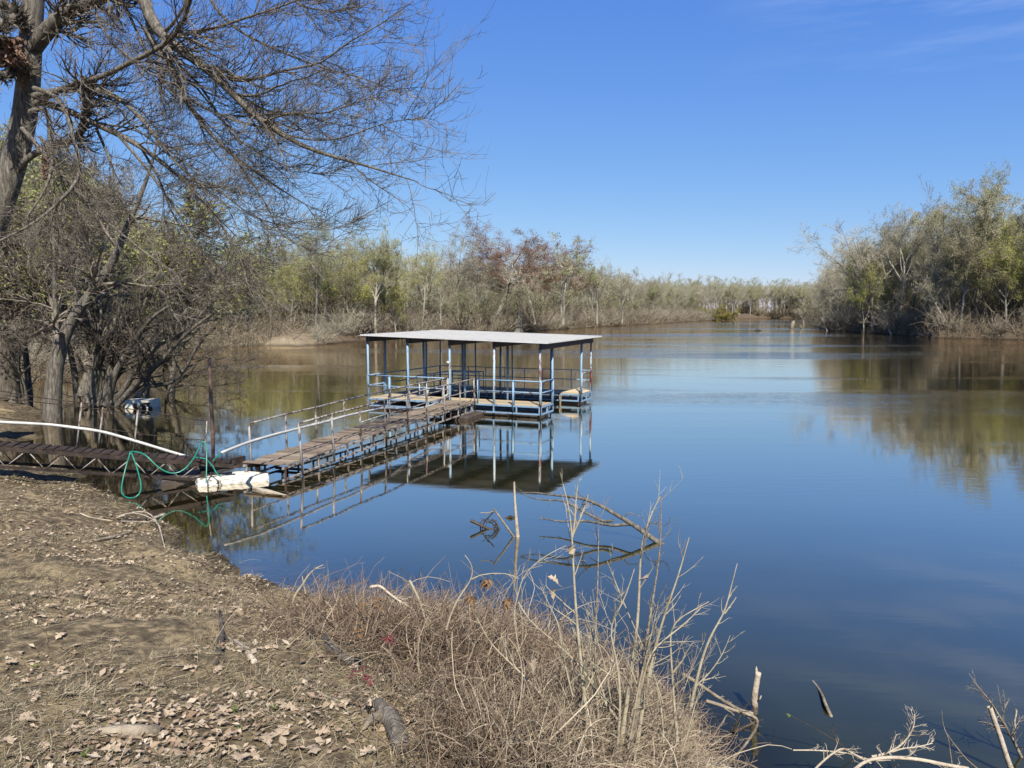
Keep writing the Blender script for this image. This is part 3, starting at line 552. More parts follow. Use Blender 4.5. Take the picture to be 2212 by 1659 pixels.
o = fw.build('distant_wood', ['far_bark', 'twig_grey', 'leaf_olive', 'twig_shade']); tag(o, 'grey mass of far off bare trees behind the river banks', 'wood', kind='stuff')
# undergrowth
ug = MB(); U_P = []; 
def undergrowth(line, depth, count, hmax, rad, seed, lean=0.55):
    g = np.random.default_rng(seed); line = np.array(line, float); seg = np.linalg.norm(np.diff(line, axis=0), axis=1); S = np.r_[0, np.cumsum(seg)]
    s = g.uniform(0, S[-1], count); i = np.clip(np.searchsorted(S, s, 'right') - 1, 0, len(seg) - 1); td = (line[i + 1] - line[i]) / seg[i][:, None]
    q = line[i] + td * (s - S[i])[:, None] + np.stack([-td[:, 1], td[:, 0]], 1) * (g.uniform(0, 1, count) ** 1.4 * depth)[:, None]
    z = height(q[:, 0], q[:, 1], False); p = np.column_stack([q, z - 0.1]); d = nrm(np.column_stack([g.normal(0, lean, (count, 2)), np.ones(count)])); Ln = hmax * g.uniform(0.3, 1, (count, 1)) ** 1.3
    o_ = [p]
    for k in range(4): d = nrm(d + g.normal(0, 0.28, d.shape) + [0, 0, -0.08]); p = p + d * Ln / 4; o_.append(p)
    ug.tubes(np.stack(o_, 1), np.linspace(1, .5, 5)[None] * (rad * g.uniform(.6, 1.4, (count, 1))), 3)
undergrowth(lineA, 22, 9000, 4.0, 0.022, 1); undergrowth(lineB, 22, 8000, 4.5, 0.03, 2); undergrowth(lineC, 22, 7000, 5, 0.05, 3); undergrowth(lineD, 14, 3500, 5, 0.08, 4); undergrowth(lineE, 14, 4000, 4, 0.04, 5); undergrowth(lineF, 24, 10000, 3.4, 0.025, 6)
undergrowth([(-50, 44), (-36, 46), tuple(G(60, 824)[:2]), tuple(G(150, 818)[:2]), tuple(G(250, 790)[:2]), tuple(G(330, 764)[:2]), tuple(G(400, 756)[:2])], 20, 9000, 2.2, 0.014, 7)
undergrowth(lineA, 26, 1500, 7, 0.026, 11, .4); undergrowth(lineB, 26, 1500, 7, 0.03, 12, .4); undergrowth(lineC, 26, 1500, 9, 0.05, 13, .4); undergrowth(lineD, 20, 1500, 12, 0.09, 14, .4); undergrowth(lineE, 20, 1200, 8, 0.045, 15, .4); undergrowth(lineF, 26, 2500, 8, 0.028, 16, .4)
o = ug.build('undergrowth', 'thicket'); tag(o, 'tangled dry brown undergrowth along the river banks', 'undergrowth', kind='stuff')
#SECTION2
# ------------------------------------------------------------------ floating dock
F = G(1167, 877, .48); AD = np.array([-0.917, 0.40, 0]); BD = np.array([0.40, 0.917, 0]); UP = np.array([0, 0, 1.0])
def D(a, b, z): return np.array([F[0], F[1], 0]) + AD * a + BD * b + UP * z
def zroof(a, b): return 2.86 + 0.19 * a / 7.7 + 0.05 * b / 6.2
LA, LB, WF, WR, DK = 7.7, 6.2, 1.3, 4.83, 0.48
dock = thing('boat_dock', D(LA / 2, LB / 2, 0), 'floating boat dock of chipped blue pipe with white sheet metal roof in the river', 'dock')
rb = MB()                                                          # ribbed sheet roof
prof = []; b_ = -0.30
while b_ < LB + 0.35:
    prof += [(b_, 0), (b_ + 0.20, 0), (b_ + 0.212, 0.045), (b_ + 0.253, 0.045), (b_ + 0.265, 0)]; b_ += 0.28
prof = np.array(prof); NA = 9; ga = np.linspace(-0.38, LA + 0.30, NA)
top = np.array([[D(a, p[0], zroof(a, p[0]) + p[1]) for p in prof] for a in ga]); bot = top - UP * 0.006
np_ = len(prof)
def grid(ni, nj, off=0, flip=False):
    i, j = np.meshgrid(np.arange(ni - 1), np.arange(nj - 1), indexing='ij'); q = np.stack([i * nj + j, i * nj + j + 1, (i + 1) * nj + j + 1, (i + 1) * nj + j], -1).reshape(-1, 4)
    return q[:, ::-1] if flip else q
rb.addq(top, grid(NA, np_)); rb.addq(bot, grid(NA, np_, flip=True))
e = []; V = np.concatenate([top.reshape(-1, 3), bot.reshape(-1, 3)]); n0 = NA * np_
for j in range(np_ - 1): e += [(j, j + 1, n0 + j + 1, n0 + j), ((NA - 1) * np_ + j, n0 + (NA - 1) * np_ + j, n0 + (NA - 1) * np_ + j + 1, (NA - 1) * np_ + j + 1)]
for i in range(NA - 1): e += [(i * np_, (i + 1) * np_, n0 + (i + 1) * np_, n0 + i * np_), (i * np_ + np_ - 1, n0 + i * np_ + np_ - 1, n0 + (i + 1) * np_ + np_ - 1, (i + 1) * np_ + np_ - 1)]
rb.addq(V, e); roof = rb.build('roof', 'roof', dock)
AS = [0, LA / 4, LA / 2, 3 * LA / 4, LA]
for a in AS:                                                       # rafters
    q = MB(); q.bar(D(a + (-.05 if a == 0 else 0), -.08, zroof(a, 0) - .135), D(a + (-.05 if a == 0 else 0), LB + .1, zroof(a, LB) - .135), .06, .24); subpart(q, 'rafter', 'beam', roof)
for b in (0.3, 1.7, 3.1, 4.5, 5.9):
    q = MB(); q.bar(D(-.3, b, zroof(-.3, b) - .022), D(LA + .2, b, zroof(LA + .2, b) - .022), .05, .03); subpart(q, 'purlin', 'beam', roof)
rr_ = random.Random(2)
for bi, b in enumerate((0, WF, WR, LB)):
    for ai, a in enumerate(AS):
        if bi in (1, 2) and ai == 3: pass
        q = MB(); dx, dy = rr_.uniform(-.03, .03), rr_.uniform(-.03, .03)
        q.tubes([D(a, b, .14 if bi in (0, 3) else .2), D(a, b, 1.3), D(a + dx, b + dy, zroof(a, b) - .015 - (0.24 if bi else .0))], [.047 if bi != 3 else .036] * 3, 8, 0, True); q.smooth = True
        q.build('post', 'blue_rust' if (bi == 0 and ai in (0, 1)) or (bi == 3 and ai == 0) else 'blue', dock)
q = MB()
def slab(mb, a0, a1, b0, b1, along='a', w=.138, gap=.010, z=DK, t=.032, jit=.0):
    """planks"""
    if along == 'a':
        b = b0
        while b < b1 - .02: ww = min(w, b1 - b); mb.bar(D(a0 - rr_.uniform(0, jit), b + ww / 2, z - t / 2), D(a1 + rr_.uniform(0, jit), b + ww / 2, z - t / 2 + rr_.uniform(-.002, .002)), ww, t); b += w + gap
    else:
        a = a0
        while a < a1 - .02: ww = min(w, a1 - a); mb.bar(D(a + ww / 2, b0 - rr_.uniform(0, jit), z - t / 2), D(a + ww / 2, b1 + rr_.uniform(0, jit), z - t / 2), ww, t); a += w + gap
for (a0, a1, b0, b1, al) in ((.03, LA - .03, .04, WF - .03, 'a'), (LA - 1.35, LA - .04, WF + .0, WR - .0, 'b'), (.03, LA - .03, WR + .03, LB - .04, 'a')):
    q = MB(); slab(q, a0, a1, b0, b1, al); q.build('deck', 'plank', dock)
q = MB(); q.bar(D(.35, WR + .3, .5), D(.35, WR + 1.1, .5), .95, .03); V = [D(-.05, WR + .1, .49), D(.95, WR + .1, .49), D(.95, LB - .1, .49), D(-.05, LB - .1, .49), D(.45, WR + .2, .63), D(.45, LB - .2, .63)]
q = MB(); q.addq(V, [(0, 4, 5, 3), (1, 2, 5, 4)]); q.addt(V, [(0, 1, 4), (2, 3, 5)]); q.build('warped_board', 'plank', dock)
def frame(a0, a1, b0, b1, n, m):
    """pipe frame under the deck edge: top rail, bottom rail, uprights"""
    q = MB(); p0, p1 = np.array([a0, b0]), np.array([a1, b1])
    for z in (.425, .15): q.bar(D(*p0, z), D(*p1, z), .055, .055)
    for k in range(n + 1):
        c = p0 + (p1 - p0) * (k + (0.02 if k == 0 else -.02 if k == n else 0)) / n; q.bar(D(*c, .178), D(*c, .397), .05, .05)
    return q.build('frame', m, dock)
frame(0, LA, -.03, -.03, 8, 'blue'); frame(-.03, -.03, 0, WF, 2, 'blue'); frame(.1, LA - 1.4, WF + .02, WF + .02, 7, 'blue'); frame(.1, LA - 1.4, WR, WR, 7, 'blue')
frame(-.03, -.03, WR, LB, 2, 'blue'); frame(0, LA, LB + .03, LB + .03, 8, 'blue'); frame(LA + .03, LA + .03, 0, LB, 6, 'blue'); frame(LA - 1.35, LA - 1.35, WF + .05, WR - .05, 4, 'blue')
def rail(pa, pb, posts, zt=1.40, zm=.97, m='blue', r=.026, name='railing', flat=False):
    q = MB(); q.smooth = True; pa, pb = np.array(pa, float), np.array(pb, float)
    for z in (zt, zm): q.rod(D(*pa, z), D(*pb, z), r, 6)
    for k in posts:
        c = pa + (pb - pa) * k
        if flat and 0 < k < 1: q.bar(D(*c, .2), D(*c, zt - .03), .13, .05)
        else: q.rod(D(*c, DK - .02), D(*c, zt), r, 6)
    return q.build(name, m, dock)
rail((0, -.02), (2.62, -.02), (.42, 1), flat=True); rail((3.92, -.02), (LA, -.02), (0, .72, 1), flat=True)
rail((-.04, 0), (-.04, WF), (0, 1)); rail((LA + .04, 0), (LA + .04, LB), (0, .2, .5, .78, 1)); rail((0.0, LB), (LA, LB), (0, .12, .3, .42, .55, .68, .8, 1), r=.022)
rail((-.04, WR), (-.04, LB), (0, 1), 1.36, 1.0, 'blue_rust'); rail((3.2, WF), (4.6, WF), (0, 1), 1.55, 1.0); rail((LA - 1.4, WF + .3), (LA - 1.4, WR - .3), (0, .5, 1), 1.3, .95)
rail((4.7, WR), (LA - 1.4, WR), (0, .5, 1), 1.3, .95)
def tankmesh(a0, a1, b0, b1, z0=-.25, z1=.17):
    q = MB(); q.smooth = False; ta = .06; pr = [(0, z0), (0, z1 - .05), (.05, z1)]
    ring = []
    for (ins, z) in ((.03, z0), (0, z0 + .08), (0, z1 - .05), (.05, z1)):
        ring.append([D(a0 + ins, b0 + ins, z), D(a1 - ins, b0 + ins, z), D(a1 - ins, b1 - ins, z), D(a0 + ins, b1 - ins, z)])
    V = np.array(ring).reshape(-1, 3); Q = []
    for r_i in range(3):
        for c in range(4): Q.append((r_i * 4 + c, r_i * 4 + c + 4, r_i * 4 + (c + 1) % 4 + 4, r_i * 4 + (c + 1) % 4))
    Q.append((12, 15, 14, 13)); q.addq(V, Q)
    for s in (.33, .66):                                            # moulded ribs
        a = a0 + (a1 - a0) * s
        q.bar(D(a, b0 - .008, z0 + .1), D(a, b0 - .008, z1 - .06), .05, .016, up=BD); q.bar(D(a, b0 + .05, z1 + .004), D(a, b1 - .05, z1 + .004), .05, .016)
    return q
for row in (.1, WR + .08):
    a = 0.12
    for k in range(6):
        if row < 1 and k == 3: a += 0.12
        tankmesh(a, a + 1.16, row, row + 1.1).build('float_tank', 'tank', dock); a += 1.25
for b in (WF + .3, WF + 1.9): tankmesh(LA - 1.25, LA - .15, b, b + 1.3).build('float_tank', 'tank', dock)
q = MB(); q.tubes([D(LA / 2, -.07, 2.03), D(LA / 2, -.16, 2.03), D(LA / 2, -.20, 2.02)], [.03, .075, .07], 10, 0, True); q.smooth = True; lampo = q.build('flood_lamp', 'pvc', dock)
q = MB(); q.smooth = True; q.tubes(resample([D(LA / 2, -.07, 2.0), D(LA / 2 - .02, -.08, 1.2), D(LA / 2 - .03, -.09, .9), D(LA / 2 - .03, -.1, .55)], 10), np.full(10, .014), 6); q.build('conduit', 'pvc', dock)
q = MB(); q.bar(D(6.6, WF - .2, .75), D(6.2, WF - .2, .75), .03, .03)
rack = thing('white_rack', D(5.4, .75, .48), 'small white tubular rack standing on the dock deck behind the front rail', 'rack')
q = MB(); q.smooth = True
for (a, b) in ((5.2, .6), (5.6, .6)): q.rod(D(a, b, .49), D(a, b, 1.05 if a > 5.5 else .8), .02)
q.rod(D(5.15, .6, .80), D(5.6, .6, .80), .02); q.build('upright', 'pvc', rack); q = MB(); q.rod(D(5.1, .5, .52), D(5.6, .5, .52), .025); q.rod(D(5.1, .5, .52), D(5.1, .8, .52), .025); q.rod(D(5.6, .5, .52), D(5.6, .8, .52), .025); q.build('foot', 'pvc', rack)
# buoy on its cord, rope hanks
def lathe(prof, c, k=14):
    q = MB(); q.smooth = True; a = np.arange(k) * 2 * np.pi / k; V = [[c[0] + r * math.cos(t_), c[1] + r * math.sin(t_), c[2] + z] for r, z in prof for t_ in a]
    i, j = np.meshgrid(np.arange(len(prof) - 1), np.arange(k), indexing='ij'); j2 = (j + 1) % k
    q.addq(V, np.stack([i * k + j, i * k + j2, (i + 1) * k + j2, (i + 1) * k + j], -1).reshape(-1, 4)); return q
bc = D(2.95, -.45, .13)
buoy = thing('buoy', bc, 'small white jug shaped buoy tied to the front edge of the dock', 'buoy')
lathe([(0, -.17), (.08, -.17), (.125, -.12), (.13, .05), (.10, .13), (.035, .17), (.03, .21), (0, .21)], bc).build('float', 'pvc', buoy)
q = MB(); q.tubes(resample([bc + [0, 0, .2], bc + [.05, .1, .32], D(2.85, -.06, .62), D(2.7, -.03, 1.0)], 10), np.full(10, .009), 4); q.build('cord', 'rope', buoy)
for (a, b, zz, lab) in ((1.55, WR - .06, .35, 'knotted tan rope hanging from the rear finger of the dock into the water'),):
    q = MB(); q.smooth = True
    for k in range(5):
        j = np.array([rr_.uniform(-.05, .05), 0, 0]); q.tubes(resample([D(.9, b, .42) + j, D(.93 + rr_.uniform(-.05, .05), b - .05, .2), D(.9 + rr_.uniform(-.07, .07), b - .05, .0), D(.92, b - .02, -.2)], 8), np.full(8, .016), 5)
    tag(q.build('mooring_rope', 'rope'), lab, 'rope')
# ------------------------------------------------------------------ gangway from the float to the dock
g0 = np.array([*G(568, 1006, .36)[:2], 0.0]); g1 = D(3.27, -.05, 0); gl_ = np.linalg.norm(g1 - g0); gt = (g1 - g0) / gl_; gn = np.array([-gt[1], gt[0], 0])
def Gp(s, w, z): return g0 + gt * s + gn * w + UP * (z + .38 + .14 * (s / gl_) + .05 * math.sin(math.pi * s / gl_))
gw = thing('gangway', Gp(gl_ / 2, 0, -.5), 'long weathered gangway with plank deck and pipe handrails running out to the roofed dock', 'gangway')
q = MB(); s = .02; k = 0
while s < gl_ - .1:
    w = rr_.uniform(.13, .17); e1, e2 = rr_.uniform(-.07, .07), rr_.uniform(-.07, .07); tl = rr_.uniform(-.014, .03) if k % 3 == 0 else rr_.uniform(-.004, .008)
    q.bar(Gp(s + w / 2, -.56 + e1, tl), Gp(s + w / 2 + rr_.uniform(-.02, .02), .56 + e2, tl + rr_.uniform(-.01, .01)), w, .03); s += w + rr_.uniform(.012, .05); k += 1
q.build('deck', 'plank_old', gw)
for side in (-.55, .55):
    q = MB(); NS = 10; ss = np.linspace(0, gl_ - .05, NS)
    for a, b in zip(ss[:-1], ss[1:]):
        q.bar(Gp(a, side, -.06), Gp(b, side, -.06), .05, .05); q.bar(Gp(a, side, -.34), Gp(b, side, -.34), .045, .045)
    for s in np.arange(.1, gl_, .72): q.bar(Gp(s, side, -.318), Gp(s, side, -.088), .04, .04)
    q.build('side_truss', 'rail_rust', gw)
    pst = np.arange(.75 if side < 0 else .35, gl_ - .1, 1.47)
    q = MB(); q.smooth = True; q.tubes(np.array([Gp(s, side * 1.04, .92 + rr_.uniform(-.015, .015)) for s in np.r_[pst, gl_ - .1]]), np.full(len(pst) + 1, .027), 6, 0, True)
    q.tubes(np.array([Gp(s, side * 1.04, .47 + rr_.uniform(-.02, .02)) for s in np.r_[pst[0 if side > 0 else 2:], gl_ - .1]]), np.full(len(pst) + 1 - (0 if side > 0 else 2), .020), 6, 0, True)
    q.build('handrail', 'rail_rust', gw)
    for s in np.r_[pst, gl_ - .12]:
        q = MB(); ln = rr_.uniform(-.05, .05); q.smooth = True; q.rod(Gp(s, side * 1.07, -.33), Gp(s - .07 + ln, side * 1.04, .93), .028, 6); q.build('rail_post', 'rail_rust', gw)
for s in (1.2, gl_ - 1.6): 
    q = MB(); q.bar(Gp(s, -.5, -.36), Gp(s, .5, -.36), .08, .05); q.build('crossbeam', 'steel_dark', gw)
q = tankmesh(3.95 - .95, 3.95 + .1, -1.45, -.75, -.2, .22); 
def tank_at(c, t_, n_, L_, W_, z0, z1, name, parent, mat='tank'):
    q = MB(); V = []
    for ins, z in ((.04, z0), (0, z0 + .1), (0, z1 - .06), (.06, z1)):
        for sa, sb in ((-1, -1), (1, -1), (1, 1), (-1, 1)): V.append(c + t_ * sa * (L_ / 2 - ins) + n_ * sb * (W_ / 2 - ins) + UP * z)
    Q = [(r_ * 4 + c_, r_ * 4 + (c_ + 1) % 4, r_ * 4 + (c_ + 1) % 4 + 4, r_ * 4 + c_ + 4) for r_ in range(3) for c_ in range(4)] + [(12, 13, 14, 15), (3, 2, 1, 0)]
    q.addq(V, Q)
    for s_ in (-.25, .25):
        q.bar(c + t_ * s_ * L_ - n_ * (W_ / 2 + .008) + UP * (z0 + .12), c + t_ * s_ * L_ - n_ * (W_ / 2 + .008) + UP * (z1 - .07), .09, .016, up=n_)
        q.bar(c + t_ * s_ * L_ - n_ * (W_ / 2 - .08) + UP * (z1 + .004), c + t_ * s_ * L_ + n_ * (W_ / 2 - .08) + UP * (z1 + .004), .07, .014)
    return q.build(name, mat, parent)
c = Gp(gl_ - .85, -.38, 0); c[2] = 0; tank_at(c, gt, gn, 1.7, 1.05, -.2, .16, 'float_tank', gw)
# ------------------------------------------------------------------ truss bridge from the left bank to the float
h1 = np.array([*G(505, 1003, .42)[:2], 0.42]); h0 = P(-60, 960, 16.6); h0 = h0 + (h0 - h1) * .35
ht = h1 - h0; hl = np.linalg.norm(ht); ht = ht / hl; hn = nrm(np.cross(UP, ht)); hn[2] = 0; hu = nrm(np.cross(ht, hn))
def Hp(s, w, z): return h0 + ht * s + hn * w + hu * z
br = thing('footbridge', Hp(hl / 2, 0, 0), 'rusty dark truss footbridge sloping from the left bank down to the white foam float', 'footbridge')
q = MB(); s = 0
while s < hl - .1:
    w = rr_.uniform(.14, .22); q.bar(Hp(s + w / 2, .0 + rr_.uniform(-.01, .01), .02 + rr_.uniform(0, .004)), Hp(s + w / 2, .46 + rr_.uniform(-.02, .02), .02 + rr_.uniform(0, .004)), w, .03); s += w + .002
q.build('deck', 'steel_dark', br)
for w_ in (0, .46):
    q = MB(); zb = -.47
    q.bar(Hp(0, w_, -.045), Hp(hl, w_, -.045), .06, .09); q.bar(Hp(0, w_, zb), Hp(hl - .9, w_, zb + .04), .05, .06)
    q.bar(Hp(hl - .9, w_, zb + .04), Hp(hl, w_, -.1), .04, .04)
    q.build('chord', 'steel_dark', br)
    q = MB(); q.smooth = True; s = .1; st = .34; up_ = True
    while s < hl - 1.0:
        a, b = (-.09, zb + .03) if up_ else (zb + .03, -.09)
        q.rod(Hp(s, w_, a), Hp(s + st, w_, b), .012, 5); s += st; up_ = not up_
        if up_ and rr_.random() < .5: s += .1
    q.build('lattice', 'rail_rust', br)
hz_pts = [(455, 760, 450, 968), (600, 790, 578, 973), (810, 808, 788, 985), (1218, 872, 1205, 1008)]
far_rail = []
def onrail(u, v, w_):
    """point of the vertical plane through the bridge side that shows at (u, v)"""
    d = ray(u, v); n_ = hn; p0 = Hp(0, w_, 0); k_ = np.dot(p0 - np.array([0, 0, 4.0]), n_) / np.dot(d, n_); return np.array([0, 0, 4.0]) + d * k_
def z2(x, y): return x * .3667, 589.9 + y * .3667
for (x0, y0, x1, y1) in ((480, 762, 452, 1035), (607, 790, 578, 1040), (812, 806, 788, 1052), (1218, 872, 1205, 1100)):
    a, b = onrail(*z2(x0, y0), .5), onrail(*z2(x1, y1), .5); q = MB(); q.smooth = True; q.rod(a, b, .022 if x0 < 900 else .016, 6); q.build('rail_post', 'rail_rust', br)
for w_, ps in ((.5, [(-300, 640), (0, 693), (250, 738), (480, 762), (812, 806), (1030, 840), (1218, 872)]), (.5, [(-300, 695), (0, 735), (300, 768), (620, 806), (812, 835), (1020, 862)]), (.5, [(-200, 830), (0, 850), (260, 885), (560, 905), (800, 945), (1000, 968), (1205, 983)])):
    q = MB(); q.smooth = True; pp = resample([onrail(*z2(*p), w_) for p in ps], 18); q.tubes(pp, np.full(18, .011), 5); q.build('rail_wire', 'steel_dark', br)
# conduit pipe, garden hose
def dpath(lst, n, r, mb, conv, k=8):
    pp = [P(*conv(x, y), Y) for x, y, Y in lst]; mb.smooth = True; mb.tubes(resample(pp, n), np.full(n, r), k, 0, True); return pp
q = MB(); hp = [(-400, 865), (-150, 868), (0, 878), (300, 892), (600, 932), (800, 990), (980, 1045), (1128, 1090)]
pp = [onrail(*z2(*p), .5) for p in hp]; q.smooth = True; q.tubes(resample(pp, 40), np.full(40, .036), 8, 0, True); tag(q.build('white_pipe', 'pvc'), 'white flexible pipe sagging along the truss footbridge down to the float', 'pipe')
def ongang(u, v, w_):
    d = ray(u, v); k_ = np.dot(Gp(0, w_, 0) - np.array([0, 0, 4.0]), gn) / np.dot(d, gn); return np.array([0, 0, 4.0]) + d * k_
def z3(x, y): return 737.4 + x * .2667, 663.6 + y * .2667
q = MB(); q.smooth = True; pp = [ongang(*z2(x, y), -.3) for x, y in ((1305, 1058), (1450, 1000), (1600, 955), (1800, 905), (1980, 860))] + [ongang(*z3(x, y), -.3) for x, y in ((0, 888), (170, 850), (330, 816), (480, 822), (600, 824), (720, 800), (800, 752), (868, 700))]
q.tubes(resample(pp, 60), np.full(60, .032), 8, 0, True); tag(q.build('white_pipe', 'pvc'), 'white pipe looping up along the handrails of the plank gangway to the dock', 'pipe')
q = MB(); q.smooth = True
for lst in ([(770, 1050, 16.9), (745, 1130, 16.8), (722, 1220, 16.6), (712, 1290, 16.4), (735, 1322, 16.2), (790, 1330, 16.1), (830, 1300, 16.2), (832, 1240, 16.4), (805, 1140, 16.7), (772, 1052, 16.9)],
            [(772, 1050, 16.9), (820, 1053, 16.9), (860, 1070, 16.8), (905, 1120, 16.8), (960, 1168, 16.8), (1030, 1188, 16.9), (1095, 1155, 17.0), (1150, 1080, 17.3), (1188, 990, 17.7), (1205, 978, 17.8), (1218, 1040, 17.6), (1217, 1150, 17.4), (1214, 1235, 17.2)],
            [(1150, 1085, 17.6), (1215, 1095, 17.6), (1255, 1140, 17.3), (1275, 1180, 17.2), (1302, 1198, 17.1)], [(1255, 1105, 17.7), (1280, 1080, 17.9), (1312, 1054, 18.1)]):
    dpath(lst, 34, .016, q, z2, 6)
tag(q.build('garden_hose', 'hose'), 'green garden hose hanging in loops from the end of the footbridge', 'hose')
# ------------------------------------------------------------------ foam floats
def lump(c, t_, n_, Lx, Wy, z0, z1, seed, amp=.05, nx=36, ny=16, nz_=8):
    """crumbled block"""
    q = MB(); q.smooth = False
    def face(fn, nu, nv):
        V = []
        for i in range(nu + 1):
            for j in range(nv + 1):
                x, y, z = fn(i / nu * 2 - 1, j / nv * 2 - 1)
                rr2 = 1 - .02 * (x * x * y * y + x * x * z * z + y * y * z * z); p = np.array([x * Lx / 2 * rr2, y * Wy / 2 * rr2, z * rr2])
                pw = Vector((p[0] * 4 + seed, p[1] * 4, p[2] * (z1 - z0) * 2)); d = mnoise.noise(pw) + .6 * mnoise.noise(pw * 2.7) + .35 * mnoise.noise(pw * 6)
                ee = np.array([x / (Lx), y / Wy, z]); ee = ee / np.linalg.norm(ee); p[0] += ee[0] * d * amp * 1.6; p[1] += ee[1] * d * amp * 1.6
                zz = (z0 + z1) / 2 + p[2] * (z1 - z0) / 2 + d * amp * (.8 if z > -.5 else .2)
                V.append(c * [1, 1, 0] + t_ * p[0] + n_ * p[1] + UP * zz)
        q.addq(V, grid(nu + 1, nv + 1))
    face(lambda a, b: (a, b, 1), nx, ny); face(lambda a, b: (a, -1, b), nx, nz_); face(lambda a, b: (a, 1, b), nx, nz_); face(lambda a, b: (-1, a, b), ny, nz_); face(lambda a, b: (1, a, b), ny, nz_)
    return q
c1 = (G(428, 1050) + G(583, 1042)) / 2; t1 = nrm((G(583, 1040) - G(428, 1054)) * [1, 1, 0]); n1 = np.array([-t1[1], t1[0], 0])
ff = thing('foam_float', c1 + n1 * .4, 'crumbling white foam float carrying the lower end of the footbridge', 'float')
lump(c1 + n1 * .42, t1, n1, 1.62, .8, -.12, .14, 3.3, .022).build('foam_block', 'foam', ff)
q = MB(); cc = c1 + n1 * .95 + t1 * .05
q.bar(cc - t1 * .75 + UP * .27, cc + t1 * .8 + UP * .27, .5, .06); q.bar(cc - t1 * .7 - n1 * .5 + UP * .22, cc - t1 * .6 + n1 * .5 + UP * .22, .1, .1); q.bar(cc + t1 * .55 - n1 * .5 + UP * .22, cc + t1 * .6 + n1 * .5 + UP * .22, .1, .1)
q.bar(cc + t1 * .1 + UP * .30, cc + t1 * .1 + UP * .46, .5, .12); q.build('support_plate', 'steel_dark', ff)
tank_at(c1 + n1 * 1.0 - t1 * 1.0, t1, n1, 1.1, .9, -.15, .16, 'float_tank', ff)
c2 = G(297, 884) + [0, .5, 0]; t2 = nrm(np.array([1, .1, 0])); n2 = np.array([-t2[1], t2[0], 0])
f2 = thing('foam_float', c2, 'loose white foam float in torn black wrapping, aground by the shrub at the left', 'float')
lump(c2, t2, n2, 1.18, .9, -.1, .36, 9.1, .022).build('foam_block', 'foam', f2)
q = lump(c2 + t2 * .16 - n2 * .05, t2, n2, .80, .86, -.1, .27, 5.7, .05); q.build('wrapping', 'wrap', f2)
c3 = G(283, 870) + [-.55, 1.6, 0]; o = lump(c3, t2, n2, .9, .7, -.1, .3, 15.7, .05).build('foam_float', 'foam', None); tag(o, 'smaller white foam chunk half hidden behind the shrub stems by the wrapped float', 'float')
# pole
pb, pt_ = G(460, 937), P(452.5, 776, G(460, 937)[1])
q = MB(); q.smooth = True; q.tubes(resample([pb + [0, 0, -1.5], pb, pb * .5 + pt_ * .5 + [-.015, 0, 0], pt_], 12), np.full(12, .060), 10, 0, True); tag(q.build('mooring_pole', 'pole'), 'tall rusty brown pole standing in the water left of the gangway', 'pole')
# drifting plank
q = MB(); a, b = G(*z2(1490, 1258), .05), G(*z2(1690, 1308), .0); dd = nrm(b - a); sd_ = np.array([-dd[1], dd[0], 0]); mid = a + (b - a) * .38
V = [a - sd_ * .02, a + sd_ * .02, mid + sd_ * .07, mid - sd_ * .11, b + sd_ * .012, b - sd_ * .012]; V = np.array(V); V2 = V + [0, 0, -.04]; q.addq(np.r_[V, V2], [(0, 3, 2, 1), (3, 5, 4, 2), (0, 6, 9, 3), (3, 9, 11, 5), (1, 2, 8, 7), (2, 4, 10, 8), (0, 1, 7, 6), (4, 5, 11, 10)])
tag(q.build('driftwood_board', 'drift_pale'), 'pale split board floating beside the white foam float', 'board')
# far things on the river
x, y = at(1711, 710); q = MB(); q.smooth = True; p = np.array([x, y, 0]); q.tubes([p - [.3, 0, 1], p + [0, 0, .8], p + [.3, 0, 1.7], p + [.5, 0, 2.0]], [.55, .5, .42, .1], 8, 0, True)
q.tubes([p + [2.2, 0, -.5], p + [2.1, 0, 1.0]], [.25, .2], 6, 0, True); tag(q.build('river_snag', 'drift'), 'pale broken tree stump standing out of the water near the right bank bend', 'snag')
for (u, v, lab) in ((1560, 697.5, 'small dark log floating far out near the bend'), (1636, 715, 'small dark branch tip breaking the surface in mid river')):
    x, y = at(u, v); q = MB(); q.tubes([[x - .8, y, -.1], [x, y, .25], [x + .9, y, .05]], [.15, .2, .08], 6, 0, True); tag(q.build('floating_log', 'drift_wet'), lab, 'log')

# ------------------------------------------------------------------ left side trees
def limb(mb, pts_, r0, r1, n=12, k=7, pw=1.0):
    q = resample(pts_, n); rd = r0 + (r1 - r0) * np.linspace(0, 1, n) ** pw; mb.tubes(q, rd, k); return q, rd
def z5l(x, y): return x * .3111, 442.4 + y * .3111                 # crop of the left edge
def z1(x, y): return x * .4334, y * .4334
# big maple
gm = np.random.default_rng(77); KM = 1.5
mp_ = P(-170, 925, 14.0 * KM); mz = hz(mp_[0], mp_[1])
maple = thing('maple_tree', (mp_[0], mp_[1], mz), 'big bare maple at the top left with thick scaly trunk and drooping branches', 'tree')
tk = MB(); tk.smooth = True; lim = MB(); lim.smooth = True; tw = MB()
tp = [(mp_[0] - .1, mp_[1], mz - .3), P(-145, 840, 14 * KM), P(-85, 640, 14 * KM), P(-20, 500, 14 * KM), P(16, 400, 14 * KM), P(40, 320, 14 * KM), P(60, 240, 14 * KM), P(63, 160, 14 * KM), P(66, 60, 14 * KM), P(78, -80, 14 * KM), P(85, -260, 14 * KM)]
q, rd = limb(tk, tp, .33 * KM, .155 * KM, 22, 12, .6)
tk.build('trunk', 'bark', maple)
LM = []  # (points, r0, r1) traced in crop 1 with a depth each
def T1(l, y0, y1):
    n_ = len(l); return [P(*z1(x, y), KM * (y0 + (y1 - y0) * i / max(1, n_ - 1))) for i, (x, y) in enumerate(l)]
